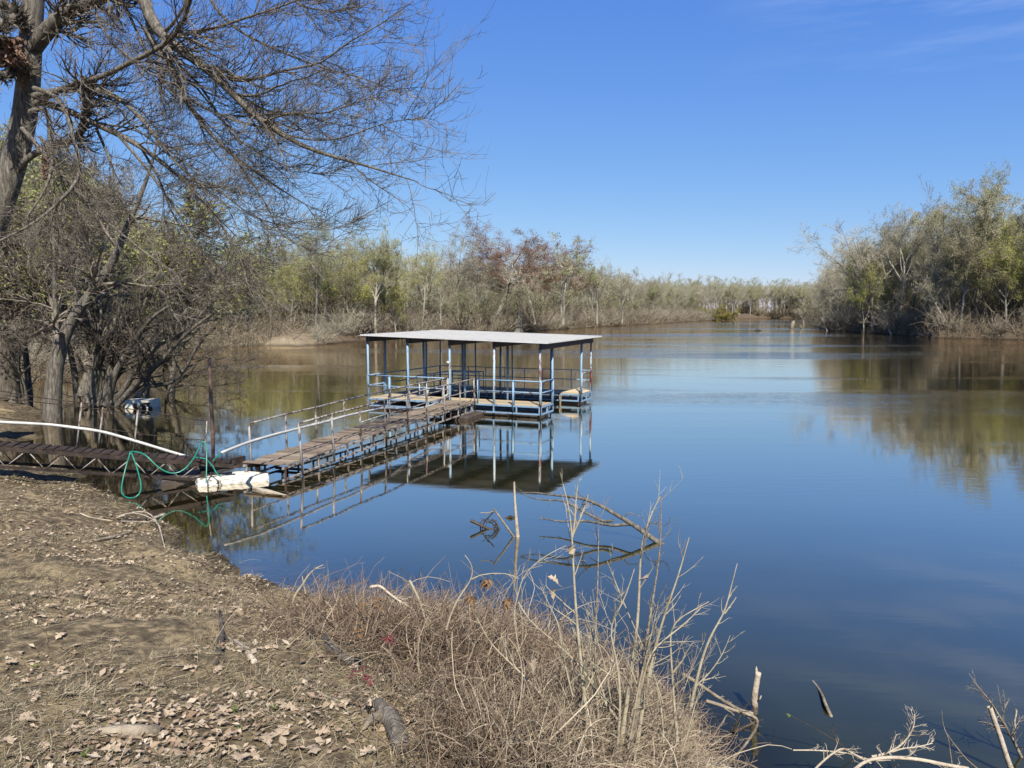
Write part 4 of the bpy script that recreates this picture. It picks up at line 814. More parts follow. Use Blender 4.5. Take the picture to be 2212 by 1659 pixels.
big = [
 (T1([(150, 260), (220, 170), (300, 85), (400, 30), (520, -20), (700, -90)], 14, 13), .16, .09), (T1([(140, 120), (80, 60), (0, 20), (-80, -20)], 14, 13.4), .14, .08), (T1([(150, 170), (90, 90), (20, 110), (-40, 170)], 14, 13), .11, .07),
 (T1([(140, 480), (90, 350), (20, 370), (-80, 420)], 14, 13), .12, .06), (T1([(60, 890), (140, 780), (240, 735), (360, 700), (420, 650), (430, 560), (436, 440), (420, 400)], 14, 13), .06, .07),
 (T1([(700, -90), (720, 30), (745, 110), (790, 180), (870, 225), (960, 285), (1050, 355), (1130, 425), (1200, 520), (1270, 585), (1380, 655), (1500, 730), (1620, 775), (1800, 812), (1950, 870), (2080, 905)], 13, 11.5), .115, .007),
 (T1([(745, 110), (710, 175), (750, 225), (830, 265), (870, 340), (885, 440), (950, 540), (1010, 620), (1060, 680), (1150, 770), (1280, 860), (1420, 960), (1560, 1040)], 13, 12.5), .07, .006),
 (T1([(170, 520), (240, 480), (320, 440), (360, 420), (420, 405), (500, 390), (610, 330), (750, 262), (870, 195), (915, 120), (950, 0), (965, -60)], 13.5, 11.5), .05, .03),
 (T1([(170, 480), (280, 450), (400, 430), (480, 440), (570, 470), (660, 540), (740, 630), (790, 700), (850, 790), (950, 880), (1050, 960), (1150, 1040)], 13.5, 12), .065, .008),
 (T1([(170, 500), (260, 520), (330, 545), (420, 590), (520, 640), (640, 690), (720, 740), (820, 820), (900, 880), (1000, 980), (1100, 1120), (1170, 1200), (1220, 1330), (1240, 1440)], 13.6, 12), .07, .010),
 (T1([(170, 440), (250, 455), (320, 510), (345, 600), (380, 740), (410, 830), (400, 900), (350, 950), (200, 1100), (60, 1170), (-60, 1230)], 13.3, 12), .045, .018),
 (T1([(150, 560), (210, 530), (245, 560), (245, 640), (260, 760), (255, 880), (200, 990), (120, 1100)], 13.4, 12.8), .05, .015),
 (T1([(820, 180), (950, 168), (1090, 135), (1220, 90), (1380, 40), (1560, -30)], 13, 12), .035, .010), (T1([(1000, 300), (1130, 410), (1260, 402), (1400, 352), (1520, 330), (1630, 318), (1690, 230), (1850, 150), (1960, 80), (2060, 5)], 12.6, 11.3), .032, .005),
 (T1([(1300, 610), (1440, 560), (1600, 570), (1700, 540), (1800, 500), (1900, 460), (2000, 440)], 12, 11.4), .02, .004), (T1([(900, 470), (1050, 555), (1200, 615), (1350, 640), (1500, 700), (1700, 700), (1830, 640), (1950, 600), (2120, 590)], 12.6, 11.4), .03, .004),
 (T1([(560, -60), (640, 60), (700, 200), (760, 330), (900, 500)], 13.4, 13), .03, .012), (T1([(1020, -60), (1080, 60), (1180, 150), (1330, 230), (1500, 300), (1650, 350), (1850, 400), (2000, 470)], 13, 12), .03, .004),
 (T1([(470, -60), (480, 90), (540, 200), (640, 280), (760, 380), (880, 420)], 13.4, 12), .03, .01), (T1([(1400, -60), (1500, 30), (1640, 60), (1760, 40), (1870, 5)], 12.4, 12), .018, .005),
 (T1([(110, 640), (160, 690), (250, 800), (400, 1000), (600, 1160), (760, 1290), (900, 1370)], 13.6, 12.4), .04, .008), (T1([(560, 640), (700, 800), (850, 1000), (960, 1180), (1040, 1330), (1060, 1440)], 13, 12.4), .03, .006),
 (T1([(700, 730), (800, 900), (860, 1080), (1000, 1250), (1150, 1380), (1260, 1500)], 13.4, 12.6), .025, .005), (T1([(480, 640), (560, 820), (600, 1000), (720, 1150), (800, 1300), (820, 1450)], 13.4, 12.6), .028, .006),
 (T1([(900, 880), (1100, 950), (1250, 1080), (1420, 1130), (1600, 1150), (1750, 1130)], 12.6, 12), .02, .004), (T1([(840, 280), (1000, 420), (1080, 560), (1180, 700), (1350, 800), (1550, 870), (1750, 880)], 12.8, 12), .024, .004), (T1([(200, 680), (300, 860), (330, 1050), (280, 1200), (330, 1380)], 13.5, 13), .03, .008),
 (T1([(1000, 620), (1150, 760), (1250, 900), (1330, 1020), (1400, 1180), (1500, 1230), (1620, 1250)], 12.6, 12), .022, .004),
]
stem_big = []
for p_, r0, r1 in big:
    q, rd = limb(lim, p_, r0 * KM, r1 * KM, 20, 6, .8); stem_big.append((q, rd))
lim.build('limb', 'bark', maple)
SP_ = np.array([s[0] for s in stem_big]); SR_ = np.array([s[1] for s in stem_big])
b1, r1_ = spawn(gm, SP_, SR_, 18, .12, 1.0, 38, .33, 12, .10, (.012, 0, -.006), .42, .25, .25, bias=(.35, -.1, -.05), rmin=.0105, Lmax=1.75 * KM)
b1[:, :, 2] += 0; tw.tubes(b1, r1_, 4)
b2, r2_ = spawn(gm, b1, r1_, 11, .08, 1.0, 40, .68, 10, .13, (.01, 0, .06), .6, .35, .3, bias=(.15, 0, 0), rmin=.0066, Lmax=1.2 * KM); tw.tubes(b2, r2_, 3)
b3, r3_ = spawn(gm, b2, r2_, 3, .1, .9, 36, .55, 7, .13, (.0, 0, .09), .7, .5, .3, rmin=.0048, Lmax=.6 * KM); tw.tubes(b3, r3_, 3)
# winged seeds and old leaves at the tips
sel = b2[b2[:, -1, 0] > -8]; leaves(gm, tw, sel, 160, .033, 1, .015)
ivy = []
for cx, cyy, rx, ry, cnt in ((430, 480, 18, 90, 900), (230, 830, 14, 60, 500), (30, 260, 60, 70, 1500)):
    for _ in range(cnt): ivy.append(P(*z1(cx + gm.normal(0, rx * .6), cyy + gm.uniform(-ry, ry)), 13.4 * KM + gm.normal(0, .12)))
ivy = np.array(ivy); a_ = nrm(gm.normal(size=(len(ivy), 3))); b_2 = nrm(np.cross(a_, gm.normal(size=(len(ivy), 3)))); iv = MB(); iv.quads(ivy, a_ * .075, b_2 * .04)
iv.build('dead_vine', 'twig_rust', maple)
tw.build('crown', ['twig_maple', 'bark_dark'], maple)

# tree at the left edge (double trunk) and the leaning tree in the water
def near_tree(name, base, stems, label, kids=10, seed=1, leaf=None, L2=3.5, twm='twig_near', barkm='bark_dark', droop=-.01, lv=3, cat='tree', rm=.006, kk=(7, 6), nleaf=500):
    g = np.random.default_rng(seed); t_ = thing(name, base, label, cat); tk = MB(); tk.smooth = True; cw = MB()
    S_ = [limb(tk, p_, r0, r1, 16, 8, .8) for p_, r0, r1 in stems]; tk.build('trunk' if cat == 'tree' else 'stem', barkm, t_)
    SP = np.array([s[0] for s in S_]); SR = np.array([s[1] for s in S_])
    b1, r1 = spawn(g, SP, SR, kids, .2, 1, 46, .5, 9, .13, (0, 0, droop + .03), .5, .25, .35, rmin=rm * 2, Lmax=L2); cw.tubes(b1, r1, 4)
    b2, r2 = spawn(g, b1, r1, kk[0], .12, 1, 42, .55, 7, .15, (0, 0, droop), .6, .3, .3, rmin=rm * 1.3, Lmax=L2 * .5); cw.tubes(b2, r2, 3)
    b3, r3 = spawn(g, b2, r2, kk[1], .1, 1, 40, .55, 5, .17, (0, 0, .02), .65, .4, .3, rmin=rm, Lmax=L2 * .25); cw.tubes(b3, r3, 3)
    mats = [twm]
    if leaf: leaves(g, cw, b3, nleaf, .045, 1, .05); mats.append(leaf)
    cw.build('crown', mats, t_); return t_
def T5(l, Y0, Y1=None): Y1 = Y0 if Y1 is None else Y1; return [P(*z5l(x, y), Y0 + (Y1 - Y0) * i / (len(l) - 1)) for i, (x, y) in enumerate(l)]
yb = G(*z5l(45, 1330), .25)[1]
near_tree('riverside_tree', P(*z5l(45, 1335), yb), [(T5([(45, 1345), (30, 1150), (45, 970), (30, 850), (15, 700), (5, 500), (-20, 250)], yb), .62, .16), (T5([(60, 1330), (60, 1150), (85, 950), (140, 800), (195, 650), (230, 480), (250, 250)], yb), .5, .12)],
          'dark forked tree at the left edge of the photo by the cove', 9, 5, 'leaf_lime', 5.0, rm=.009, nleaf=450, kk=(6, 5))
yb = G(*z5l(365, 1500), 0.0)[1]
near_tree('riverside_tree', P(*z5l(365, 1510), yb), [(T5([(362, 1540), (368, 1400), (360, 1200), (395, 1060), (425, 940), (470, 820), (540, 720), (620, 630), (720, 520), (790, 410), (835, 280), (890, 110), (960, 20), (1000, -150), (1080, -300), (1100, -480)], yb, yb - .8), .36, .03),
          (T5([(395, 1060), (400, 900), (385, 760), (375, 600), (378, 400), (370, 200), (380, -50)], yb, yb + .6), .10, .03), (T5([(560, 690), (650, 620), (760, 590), (880, 520), (960, 430)], yb, yb - 1), .07, .02), (T5([(450, 900), (500, 830), (530, 700), (520, 540), (540, 380), (560, 160)], yb, yb + .6), .05, .02)],
          'thick leaning tree in the water behind the footbridge, curving up to the right', 11, 6, 'leaf_lime', 3.2, barkm='bark', rm=.006, nleaf=420)
yb = 32.5
near_tree('multistem_shrub', P(*z5l(760, 1400), yb), [(T5([(650, 1400), (655, 1220), (690, 1080), (750, 950), (800, 800), (860, 650)], yb), 0.240, 0.075), (T5([(705, 1390), (730, 1260), (790, 1100), (835, 920), (850, 760), (870, 600)], yb, yb + 1), 0.210, 0.060),
          (T5([(740, 1390), (790, 1180), (870, 1050), (960, 900), (1050, 780), (1180, 700)], yb, yb - 1), 0.210, 0.053), (T5([(765, 1400), (850, 1300), (905, 1220), (1000, 1060), (1110, 960), (1230, 920), (1350, 800)], yb, yb - 1), 0.150, 0.045), (T5([(800, 1410), (900, 1290), (1000, 1200), (1120, 1090), (1210, 980), (1330, 860), (1470, 760)], yb, yb - 1.5), 0.150, 0.045),
          (T5([(850, 1390), (930, 1290), (1040, 1240), (1170, 1262), (1260, 1190), (1330, 1060), (1390, 930), (1500, 850)], yb, yb - 1), 0.135, 0.045), (T5([(605, 1380), (620, 1180), (650, 1010), (700, 850), (700, 650)], yb, yb + 1), 0.165, 0.045), (T5([(560, 1330), (620, 1120), (700, 960), (780, 780), (900, 560)], yb, yb + 1.5), 0.180, 0.060), (T5([(690, 1400), (760, 1250), (880, 1120), (900, 950), (960, 800), (1020, 640)], yb, yb + 1), 0.150, 0.045)],
          'dark many stemmed shrub arching over the cove water beside the wrapped foam float', 10, 8, 'leaf_olive', 2.8, droop=-.02, cat='shrub', rm=.0065, kk=(7, 5), nleaf=200, twm='bark_dark', barkm='bark')
yb = 38
near_tree('multistem_shrub', P(*z5l(1300, 1250), yb), [(T5([(1150, 1270), (1200, 1150), (1250, 1000), (1350, 900)], yb), .06, .02), (T5([(1180, 1280), (1300, 1180), (1450, 1130), (1650, 1100)], yb, yb - 2), .06, .02), (T5([(1160, 1280), (1280, 1250), (1450, 1260), (1700, 1230)], yb, yb - 2), .06, .02), (T5([(1150, 1270), (1130, 1150), (1170, 1020), (1150, 850)], yb), .06, .02), (T5([(1170, 1270), (1300, 1200), (1400, 1050), (1560, 980)], yb, yb - 1), .06, .02)],
          'low dark tangle of branches trailing in the water left of the rusty pole', 13, 9, None, 2.4, droop=-.03, cat='shrub', rm=.008, kk=(8, 6), twm='bark_dark')
# saplings and second row trees behind, left third of the photo
NT = []
for i in range(3):
    tk, cw = make_tree(120 + i, 12, ('olive', 'bare', 'upright')[i]); NT.append((tk.mesh('trunk', 'bark'), cw.mesh('crown', ['twig_near', ('leaf_green', 'leaf_lime', 'leaf_lime')[i]]), 12))
rq = random.Random(9)
for i in range(52):
    Y = rq.uniform(47, 84); u = rq.uniform(-60, 520) if Y > 60 else rq.uniform(-60, 300); x = (u - 1106) / 1659 * Y
    if sdist(x, Y)[0] < .6: continue
    put_tree('young_tree', NT[i % 3], x, Y, rq.uniform(11, 15) if Y < 60 or u > 470 else rq.uniform(15, 21), ('slender young tree in thin pale green leaf behind the cove', 'slender bare young tree behind the cove', 'slender young tree with a few yellow green leaf tufts behind the cove')[i % 3], 'tree', 'young trees on the bank behind the cove')
for (u, v, H, k) in ((60, 868, 5.5, 1),):
    x, y = at(u, v, .2); 
    if u == 330: x, y = at(200, 872)
    put_tree('sapling', NT[k], x, y, H, 'thin sapling at the water edge among the leaning tree and the many stemmed shrub', 'sapling', 'saplings by the leaning tree', None, 1.3)
for (u, D_, H, k, sx, lab) in ((60, 37, 13, 0, 1.0, 'thin budding tree between the forked tree and the leaning tree'), (165, 35, 12.5, 1, 1.0, 'thin bare tree just right of the leaning tree foot'), (235, 33.5, 12, 0, 1.1, 'thin budding tree rising out of the many stemmed shrub'), (300, 34.5, 11, 2, 1.3, 'slim upright tree at the right of the many stemmed shrub'), (360, 36, 9.5, 0, 1.5, 'low spreading budding tree over the cove water left of the rusty pole'), (20, 34, 12, 2, 1.2, 'slim upright tree in front of the forked tree')):
    x = (u - 1106) / 1659 * D_; put_tree('flooded_tree', NT[k], x, D_, H, lab, 'tree', None, rq.uniform(0, 6), sx, max(hz(x, D_), -.3))
# ------------------------------------------------------------------ foreground
def z4(x, y): return 884.8 + x * .4223, 958.6 + y * .4223
def z6(x, y): return 1474.7 + x * .3333, 1327.2 + y * .3333
def z5(x, y): return x * .4, 1032.3 + y * .4
gf = np.random.default_rng(21)
def polar(count, u0, u1, r0, r1, pw=1.0):
    """points on the ground seen between picture columns, thinning with distance"""
    r = r0 * (r1 / r0) ** (gf.uniform(0, 1, count) ** pw); u = gf.uniform(u0, u1, count); return (u - 1106) / 1659 * r, r
# leaf litter
def leafmesh(mb, x, y, z, s, m=0, flat=.35, lob=False):
    n_ = len(x); c = np.stack([x, y, z], 1); yaw = gf.uniform(0, 6.28, n_); nrm_ = nrm(np.stack([gf.normal(0, flat, n_), gf.normal(0, flat, n_), np.ones(n_)], 1))
    d = np.stack([np.cos(yaw), np.sin(yaw), np.zeros(n_)], 1); d = nrm(d - (d * nrm_).sum(1, keepdims=True) * nrm_); e_ = np.cross(nrm_, d); s = s[:, None]
    curl = gf.uniform(-.1, .45, (n_, 1))
    L0, L1, L2 = c - d * s, c + d * s * .1, c + d * s * .95 + nrm_ * s * curl * .6
    A, B = c + e_ * s * .55 + nrm_ * s * curl, c - e_ * s * .55 + nrm_ * s * curl * .9
    V = np.stack([L0, A, L1, B, L2], 1).reshape(-1, 3); k = np.arange(n_)[:, None] * 5
    T = np.concatenate([k + [0, 2, 1], k + [0, 3, 2], k + [1, 2, 4], k + [2, 3, 4]]).reshape(-1, 3); mb.addt(V, T, m)
lt = MB(); x, y = polar(34000, -150, 1500, 2.6, 24, .8); z = height(x, y); nzv = np.array([mnoise.noise(Vector((a * .8, b * .8, 0))) for a, b in zip(x, y)])
k_ = (z > .04) & (nzv + gf.normal(0, .12, len(x)) + np.where(y < 6.5, -.14, .10) > .0); x, y, z = x[k_], y[k_], z[k_]
leafmesh(lt, x, y, z + gf.uniform(.008, .03, len(x)), gf.uniform(.010, .020, len(x)) * (1 + .05 * y) * gf.choice([1, 1, 1.7], len(x))); o = lt.build('leaf_litter', 'litter'); tag(o, 'dry brown leaf litter strewn over the near bank', 'leaf litter', kind='stuff')
# dead grass
def blades(x, y, z, hgt, rad, lean, mb, n_=4, k=3):
    N = len(x); p = np.stack([x, y, z - .01], 1); d = nrm(np.stack([gf.normal(0, lean, N), gf.normal(0, lean, N), np.ones(N)], 1)); o_ = [p]; bend = gf.normal(0, .35, (N, 3)); bend[:, 2] = -abs(bend[:, 2]) - .1
    for _ in range(n_ - 1): d = nrm(d + bend * .8 + gf.normal(0, .1, d.shape)); p = p + d * (hgt / (n_ - 1))[:, None]; o_.append(p)
    Pt = np.stack(o_, 1); Pt[:, :, 2] = np.maximum(Pt[:, :, 2], (z + .004)[:, None] if True else 0); mb.tubes(Pt, np.linspace(1, .4, n_)[None] * rad[:, None], k)
dg = MB(); cx_, cy_ = polar(4200, -150, 1600, 2.6, 19, .8); ti = gf.integers(0, 4200, 110000); rr_t = gf.uniform(.012, .055, 4200)[ti] * (1 + .05 * cy_[ti]); x = np.r_[cx_[ti] + gf.normal(0, 1, 110000) * rr_t, polar(30000, -150, 1600, 2.6, 19, .8)[0]]; y = np.r_[cy_[ti] + gf.normal(0, 1, 110000) * rr_t, np.zeros(30000)]; x_, y_ = polar(30000, -150, 1600, 2.6, 19, .8); x[110000:] = x_; y[110000:] = y_; z = height(x, y); nzv = np.array([mnoise.noise(Vector((a * 1.1 + 9, b * 1.1, 5))) for a, b in zip(x, y)])
k_ = (z > .03) & (nzv + gf.normal(0, .2, len(x)) > -.15) ; x, y, z = x[k_], y[k_], z[k_]; N = len(x)
blades(x, y, z, gf.uniform(.02, .11, N) * (1 + .03 * y), gf.uniform(.0008, .0020, N) * (1 + .10 * y), .7, dg); o = dg.build('dead_grass', 'straw'); tag(o, 'flattened dead grass on the near bank', 'grass', kind='stuff')
# bramble mound along the edge of the bank
bm_ = MB(); BT = [0]
def bramble(cx, cy, rx, ry, count, hmax, rad, L_, lean=.9):
    x = cx + gf.normal(0, rx, count); y = cy + gf.normal(0, ry, count); d_, _, _ = sdist(x, y); k_ = d_ > -.55; x, y = x[k_], y[k_]; N = len(x); z = np.maximum(height(x, y, False), 0)
    p = np.stack([x, y, z + gf.uniform(0, 1, N) ** 1.6 * hmax * .7], 1); d = nrm(np.stack([gf.normal(0.1, lean, N), gf.normal(-.1, lean, N), gf.uniform(-.1, 1.2, N)], 1)); o_ = [p]; LL = L_ * gf.uniform(.35, 1.1, (N, 1))
    axis = nrm(gf.normal(size=(N, 3)))
    for _ in range(7): d = nrm(d + np.cross(axis, d) * .22 + gf.normal(0, .10, d.shape) + [0, 0, -.09]); p = p + d * LL / 7; o_.append(p)
    bm_.tubes(np.stack(o_, 1), np.linspace(1, .5, 8)[None] * (rad * gf.uniform(.5, 1.6, (N, 1))), 3, BT[0])
for (u, v, zz, rx, ry, cnt, h_, rad, L_) in ((1300, 1560, 1.3, .34, .40, 5200, .40, .0024, .55), (1200, 1600, 1.5, .30, .30, 3600, .36, .0022, .5), (1430, 1600, 1.0, .22, .34, 3600, .42, .0023, .55), (1150, 1470, 1.2, .45, .5, 4600, .32, .0026, .6),
        (960, 1400, 1.0, .50, .6, 4600, .34, .003, .65), (820, 1360, .9, .42, .6, 2600, .32, .003, .6), (1080, 1580, 1.6, .26, .35, 2000, .24, .0022, .5), (715, 1315, .8, .30, .6, 800, .26, .003, .6), (1330, 1430, .9, .40, .5, 3400, .34, .0028, .6), (880, 1300, .4, .8, .6, 1800, .28, .0032, .7), (1060, 1370, .7, .6, .5, 2400, .3, .003, .65)):
    BT[0] = 0 if (u > 1180 and v > 1500) else 1; c = G(u, v, zz); bramble(c[0], c[1], rx, ry, int(cnt * (.62 if BT[0] == 0 else .8)), h_ * .75, rad, L_ * .9)
BT[0] = 0
for (u, v, zz, rx, ry, cnt, h_, rad, L_) in ((900, 1300, .5, .6, .5, 90, .35, .0042, 1.1), (1150, 1380, .9, .5, .5, 110, .4, .004, 1.0), (1300, 1480, 1.1, .35, .4, 90, .45, .0036, .9), (1430, 1540, 1.0, .2, .3, 60, .45, .0034, .8), (1200, 1600, 1.5, .25, .25, 60, .3, .0032, .7)):
    c = G(u, v, zz); bramble(c[0], c[1], rx, ry, cnt, h_, rad, L_, .7)
o = bm_.build('bramble_thicket', ['brush_pale', 'brush']); tag(o, 'dense tangle of dead brown vines and brambles on the edge of the bank', 'brambles', kind='stuff')
# tan reeds at upper edge and weeds at the shore: thin upright stems
ws = MB(); x, y = polar(2300, 250, 1300, 4.5, 17, 1); d_, _, _ = sdist(x, y); k_ = (d_ > -.3) & (d_ < 3.2) ; x, y = x[k_], y[k_]; N = len(x); z = np.maximum(height(x, y, False), -.05)
blades(x, y, z, gf.uniform(.05, .36, N) ** 1.0 * gf.choice([.5, 1], N), gf.uniform(.0012, .0028, N) * (1 + .05 * y), .75, ws, 5); o = ws.build('shore_weeds', 'brush'); tag(o, 'thin dead weed stalks along the water edge of the near bank', 'weeds', kind='stuff')

def sapl(name, lst, r0, r1, label, Y, conv=z4, kids=9, ratio=.22, seed=0, mat='stem', ys=0, fork=(), cat='sapling', fine=3, Lm=.45, group=None, rmin=.0018, bias=None, kid_t0=.25):
    g = np.random.default_rng(seed + 300); pp = [P(*conv(a, b), Y + ys * i / len(lst)) for i, (a, b) in enumerate(lst)]
    o_ = thing(name, pp[0], label, cat, group); q = MB(); q.smooth = True; n_ = 18; r0 *= 1.3; r1 *= 1.4; S = [limb(q, pp, r0, r1, n_, 7, .9)]
    for fk in fork: S.append(limb(q, [P(*conv(a, b), Y + ys * .6) for a, b in fk], r0 * .5, r1 * .8, n_, 6))
    r1 = r1
    if kids:
        SP = np.array([s[0] for s in S]); SR = np.array([s[1] for s in S]); cw = MB()
        b1, r1_ = spawn(g, SP, SR, kids, kid_t0, .98, 38, ratio, 7, .08, (0, 0, .05), .55, .35, .45, rmin=rmin, Lmax=Lm, bias=bias); cw.tubes(b1, r1_, 4)
        if fine: b2, r2_ = spawn(g, b1, r1_, fine, .2, 1, 40, .45, 5, .1, (0, 0, .05), .6, .4, .4, rmin=rmin * .7); cw.tubes(b2, r2_, 3)
        if kids >= 15: cw.build('twig', mat, o_)
        else: q.v += cw.v; q.q += [a_ + q.n for a_ in cw.q]; q.qm += cw.qm
    q.build('stem', mat, o_)
    return o_
sapl('sapling', [(925, 1640), (905, 1400), (880, 1150), (862, 980), (850, 850), (838, 640), (832, 480), (825, 380), (815, 300), (785, 208)], .012, .0022, 'tallest pale sapling in the foreground brush, straight and forked near its tip', 4.5, kids=10, ratio=.2, seed=1, fork=([(832, 480), (845, 400), (850, 300), (862, 195)], [(833, 470), (870, 390), (900, 310), (914, 258)]))
sapl('sapling', [(1070, 1660), (1085, 1500), (1115, 1300), (1135, 1150), (1165, 950), (1175, 750), (1178, 560), (1205, 410), (1245, 340), (1282, 268)], .014, .0020, 'pale sapling with smooth thick base right of the tallest forked one', 4.5, kids=10, ratio=.22, seed=2)
sapl('sapling', [(1105, 1660), (1150, 1450), (1180, 1250), (1205, 1050), (1240, 820), (1270, 640), (1288, 500), (1285, 268)], .011, .0018, 'thin dark sapling rising straight in the middle of the foreground brush', 4.4, kids=8, ratio=.2, seed=3, mat='drift')
sapl('sapling', [(1150, 1660), (1190, 1350), (1245, 1080), (1310, 850), (1365, 710), (1405, 570), (1430, 478)], .012, .0022, 'slanting pale sapling with a curled dead leaf, right part of the brush', 4.5, kids=11, ratio=.26, seed=4, bias=(.6, 0, .2))
sapl('sapling', [(1440, 1340), (1465, 1220), (1490, 1120), (1530, 1000), (1575, 920), (1612, 868), (1640, 750), (1676, 612)], .0095, .0018, 'curving pale branch standing alone at the right edge of the brush', 4.9, kids=4, ratio=.15, seed=5, fork=([(1612, 868), (1640, 830), (1672, 785)],), fine=1)
sapl('sapling', [(985, 1640), (965, 1400), (948, 1180), (950, 950), (962, 750), (965, 560), (968, 358)], .0085, .0015, 'slim brown sapling between the forked one and the smooth thick one', 4.6, kids=9, ratio=.2, seed=6, mat='drift')
sapl('sapling', [(1370, 1520), (1350, 1300), (1338, 1100), (1330, 940), (1370, 890), (1440, 860), (1530, 808)], .008, .002, 'pale bent stem pointing right near the edge of the brush', 4.7, kids=9, ratio=.3, seed=7, bias=(.8, 0, .3))
sapl('sapling', [(1150, 1520), (1000, 1330), (870, 1130), (740, 1010), (600, 900), (555, 810)], .008, .0018, 'long pale stem slanting to the left across the brush', 4.6, kids=8, ratio=.25, seed=8)
sapl('sapling', [(960, 1545), (850, 1430), (700, 1320), (600, 1200), (480, 1090), (400, 1010), (345, 890)], .0085, .002, 'lowest pale stem slanting left over the dark brambles', 4.7, kids=8, ratio=.25, seed=9)
sapl('sapling', [(560, 1060), (540, 950), (530, 840), (562, 760), (565, 700), (610, 640), (690, 575), (800, 520)], .005, .0015, 'crooked zigzag twig in front of the water at the top of the brush', 5.2, kids=10, ratio=.35, seed=10)
sapl('sapling', [(188, 950), (210, 870), (250, 790), (318, 692), (326, 640), (310, 600), (283, 570)], .007, .002, 'pale hooked twig leaning right above the left of the brush', 5.6, kids=3, ratio=.3, seed=11, fork=([(318, 692), (360, 672), (430, 662), (500, 665), (560, 690)],))
sapl('sapling', [(1120, 1560), (1170, 1300), (1230, 1060), (1330, 980), (1400, 930), (1490, 840)], .008, .002, 'pale stem arching right through the densest brush', 4.4, kids=12, ratio=.3, seed=12, bias=(.5, 0, .5))
sapl('sapling', [(1060, 1640), (1080, 1300), (1060, 1100), (1010, 930), (1090, 830), (1150, 640)], .008, .002, 'pale kinked stem in the middle of the brush', 4.4, kids=12, ratio=.28, seed=13)
sapl('sapling', [(1380, 1400), (1460, 1240), (1530, 1180), (1600, 1080), (1640, 980)], .006, .0015, 'fine branching twig low at the right edge of the brush', 5.0, kids=8, ratio=.3, seed=14, bias=(.6, 0, .4))
sapl('sapling', [(1300, 1560), (1290, 1350), (1250, 1180), (1180, 1000), (1130, 900), (1010, 600)], .007, .0018, 'pale twig leaning back to the left behind the smooth sapling', 4.8, kids=10, ratio=.25, seed=15)
for i in range(16):
    bx, by = rq.uniform(820, 1430), rq.uniform(1250, 1600); hh = rq.uniform(300, 620); dx = rq.uniform(-190, 240); Y_ = rq.uniform(4.3, 5.0)
    sapl('dead_shoot', [(bx, by), (bx + dx * .3, by - hh * .35), (bx + dx * .55 + rq.uniform(-30, 30), by - hh * .65), (bx + dx, by - hh)], rq.uniform(.003, .006), .0012, 'thin pale dead shoot sticking up out of the foreground brush', Y_, kids=9, ratio=.3, seed=40 + i, cat='shoot', group='pale dead shoots in the foreground brush', mat='stem' if i % 3 else 'drift')
# two dead twigs on the shore left of the brush
sapl('bare_twig', [(1580, 670), (1600, 620), (1640, 570), (1660, 530), (1700, 490), (1745, 470)], .012, .004, 'pale forked dead twig standing at the shore above the brambles', 8.0, conv=z5, kids=2, ratio=.3, seed=20, fork=([(1650, 625), (1640, 580), (1632, 530)],), cat='twig', fine=0)
sapl('bare_twig', [(2000, 590), (2050, 580), (2120, 640), (2212, 700)], .012, .005, 'thick pale arching twig at the upper edge of the brambles', 6.6, conv=z5, kids=14, ratio=.5, seed=21, cat='twig', mat='drift_pale')
sapl('bare_twig', [(0, 700), (50, 800), (90, 930), (120, 1010)], .010, .004, 'curved pale vine rising over the top left of the brush mound', 6.2, conv=z4, kids=14, ratio=.5, seed=22, cat='twig')
# sticks, roots and logs on the bank
def groundpt(u, v, lift=0.0):
    z = 1.5
    for _ in range(12): g_ = G(u, v, z); z = z * .4 + .6 * max(hz(g_[0], g_[1]), 0)
    return G(u, v, z) + [0, 0, lift]
def log(name, lst, rs, label, mat='drift', lift=.02, conv=z5, k=9, cat='branch', n_=14):
    pp = resample([groundpt(*conv(a, b), lift if not isinstance(lift, (list, tuple)) else lift[i]) for i, (a, b) in enumerate(lst)], n_); q = MB(); q.smooth = True
    rd = 1.05 * np.interp(np.linspace(0, 1, n_), np.linspace(0, 1, len(rs)), rs) * (1 + gf.normal(0, .03, n_)); q.tubes(pp, rd, k, 0, True); return tag(q.build(name, mat), label, cat)
log('weathered_log', [(500, 1392), (620, 1388), (740, 1392), (862, 1388)], [.012, .03, .036, .030], 'short flat grey log lying in the dead grass at the bottom left', 'drift', .022, cat='log')
log('broken_branch', [(2030, 1250), (2080, 1290), (2130, 1370), (2170, 1500)], [.03, .052, .055, .05], 'thick broken branch lying among the brambles at the bottom centre', 'bark', .045, cat='log')
log('broken_branch', [(1958, 1385), (2000, 1340), (2070, 1300)], [.006, .03, .03], 'split wood splinter leaning on the thick broken branch', 'drift', .03)
log('broken_branch', [(1745, 860), (1770, 930), (1830, 985), (1930, 1030)], [.022, .034, .036, .03], 'curved grey branch under the brambles near the red leaves', 'bark', .03)
log('root_piece', [(1190, 806), (1205, 850), (1190, 930), (1165, 1012)], [.012, .028, .026, .022], 'knotty dark root piece lying upright in the middle of the bank', 'bark_dark', [.16, .10, .05, .02], cat='root')
log('root_piece', [(1222, 872), (1290, 905), (1335, 955), (1375, 1010)], [.008, .022, .026, .02], 'curved pale root piece beside the knotty dark one', 'drift_pale', .02, cat='root')
log('fallen_stick', [(440, 355), (520, 345), (620, 325), (712, 298)], [.018, .022, .024, .012], 'straight brown stick lying on the mud near the shore', 'drift', .02, cat='stick')
log('fallen_stick', [(430, 195), (480, 218), (545, 230), (610, 238)], [.01, .016, .014, .008], 'short pale stick on the mud near the arching twigs', 'drift_pale', .02, cat='stick')
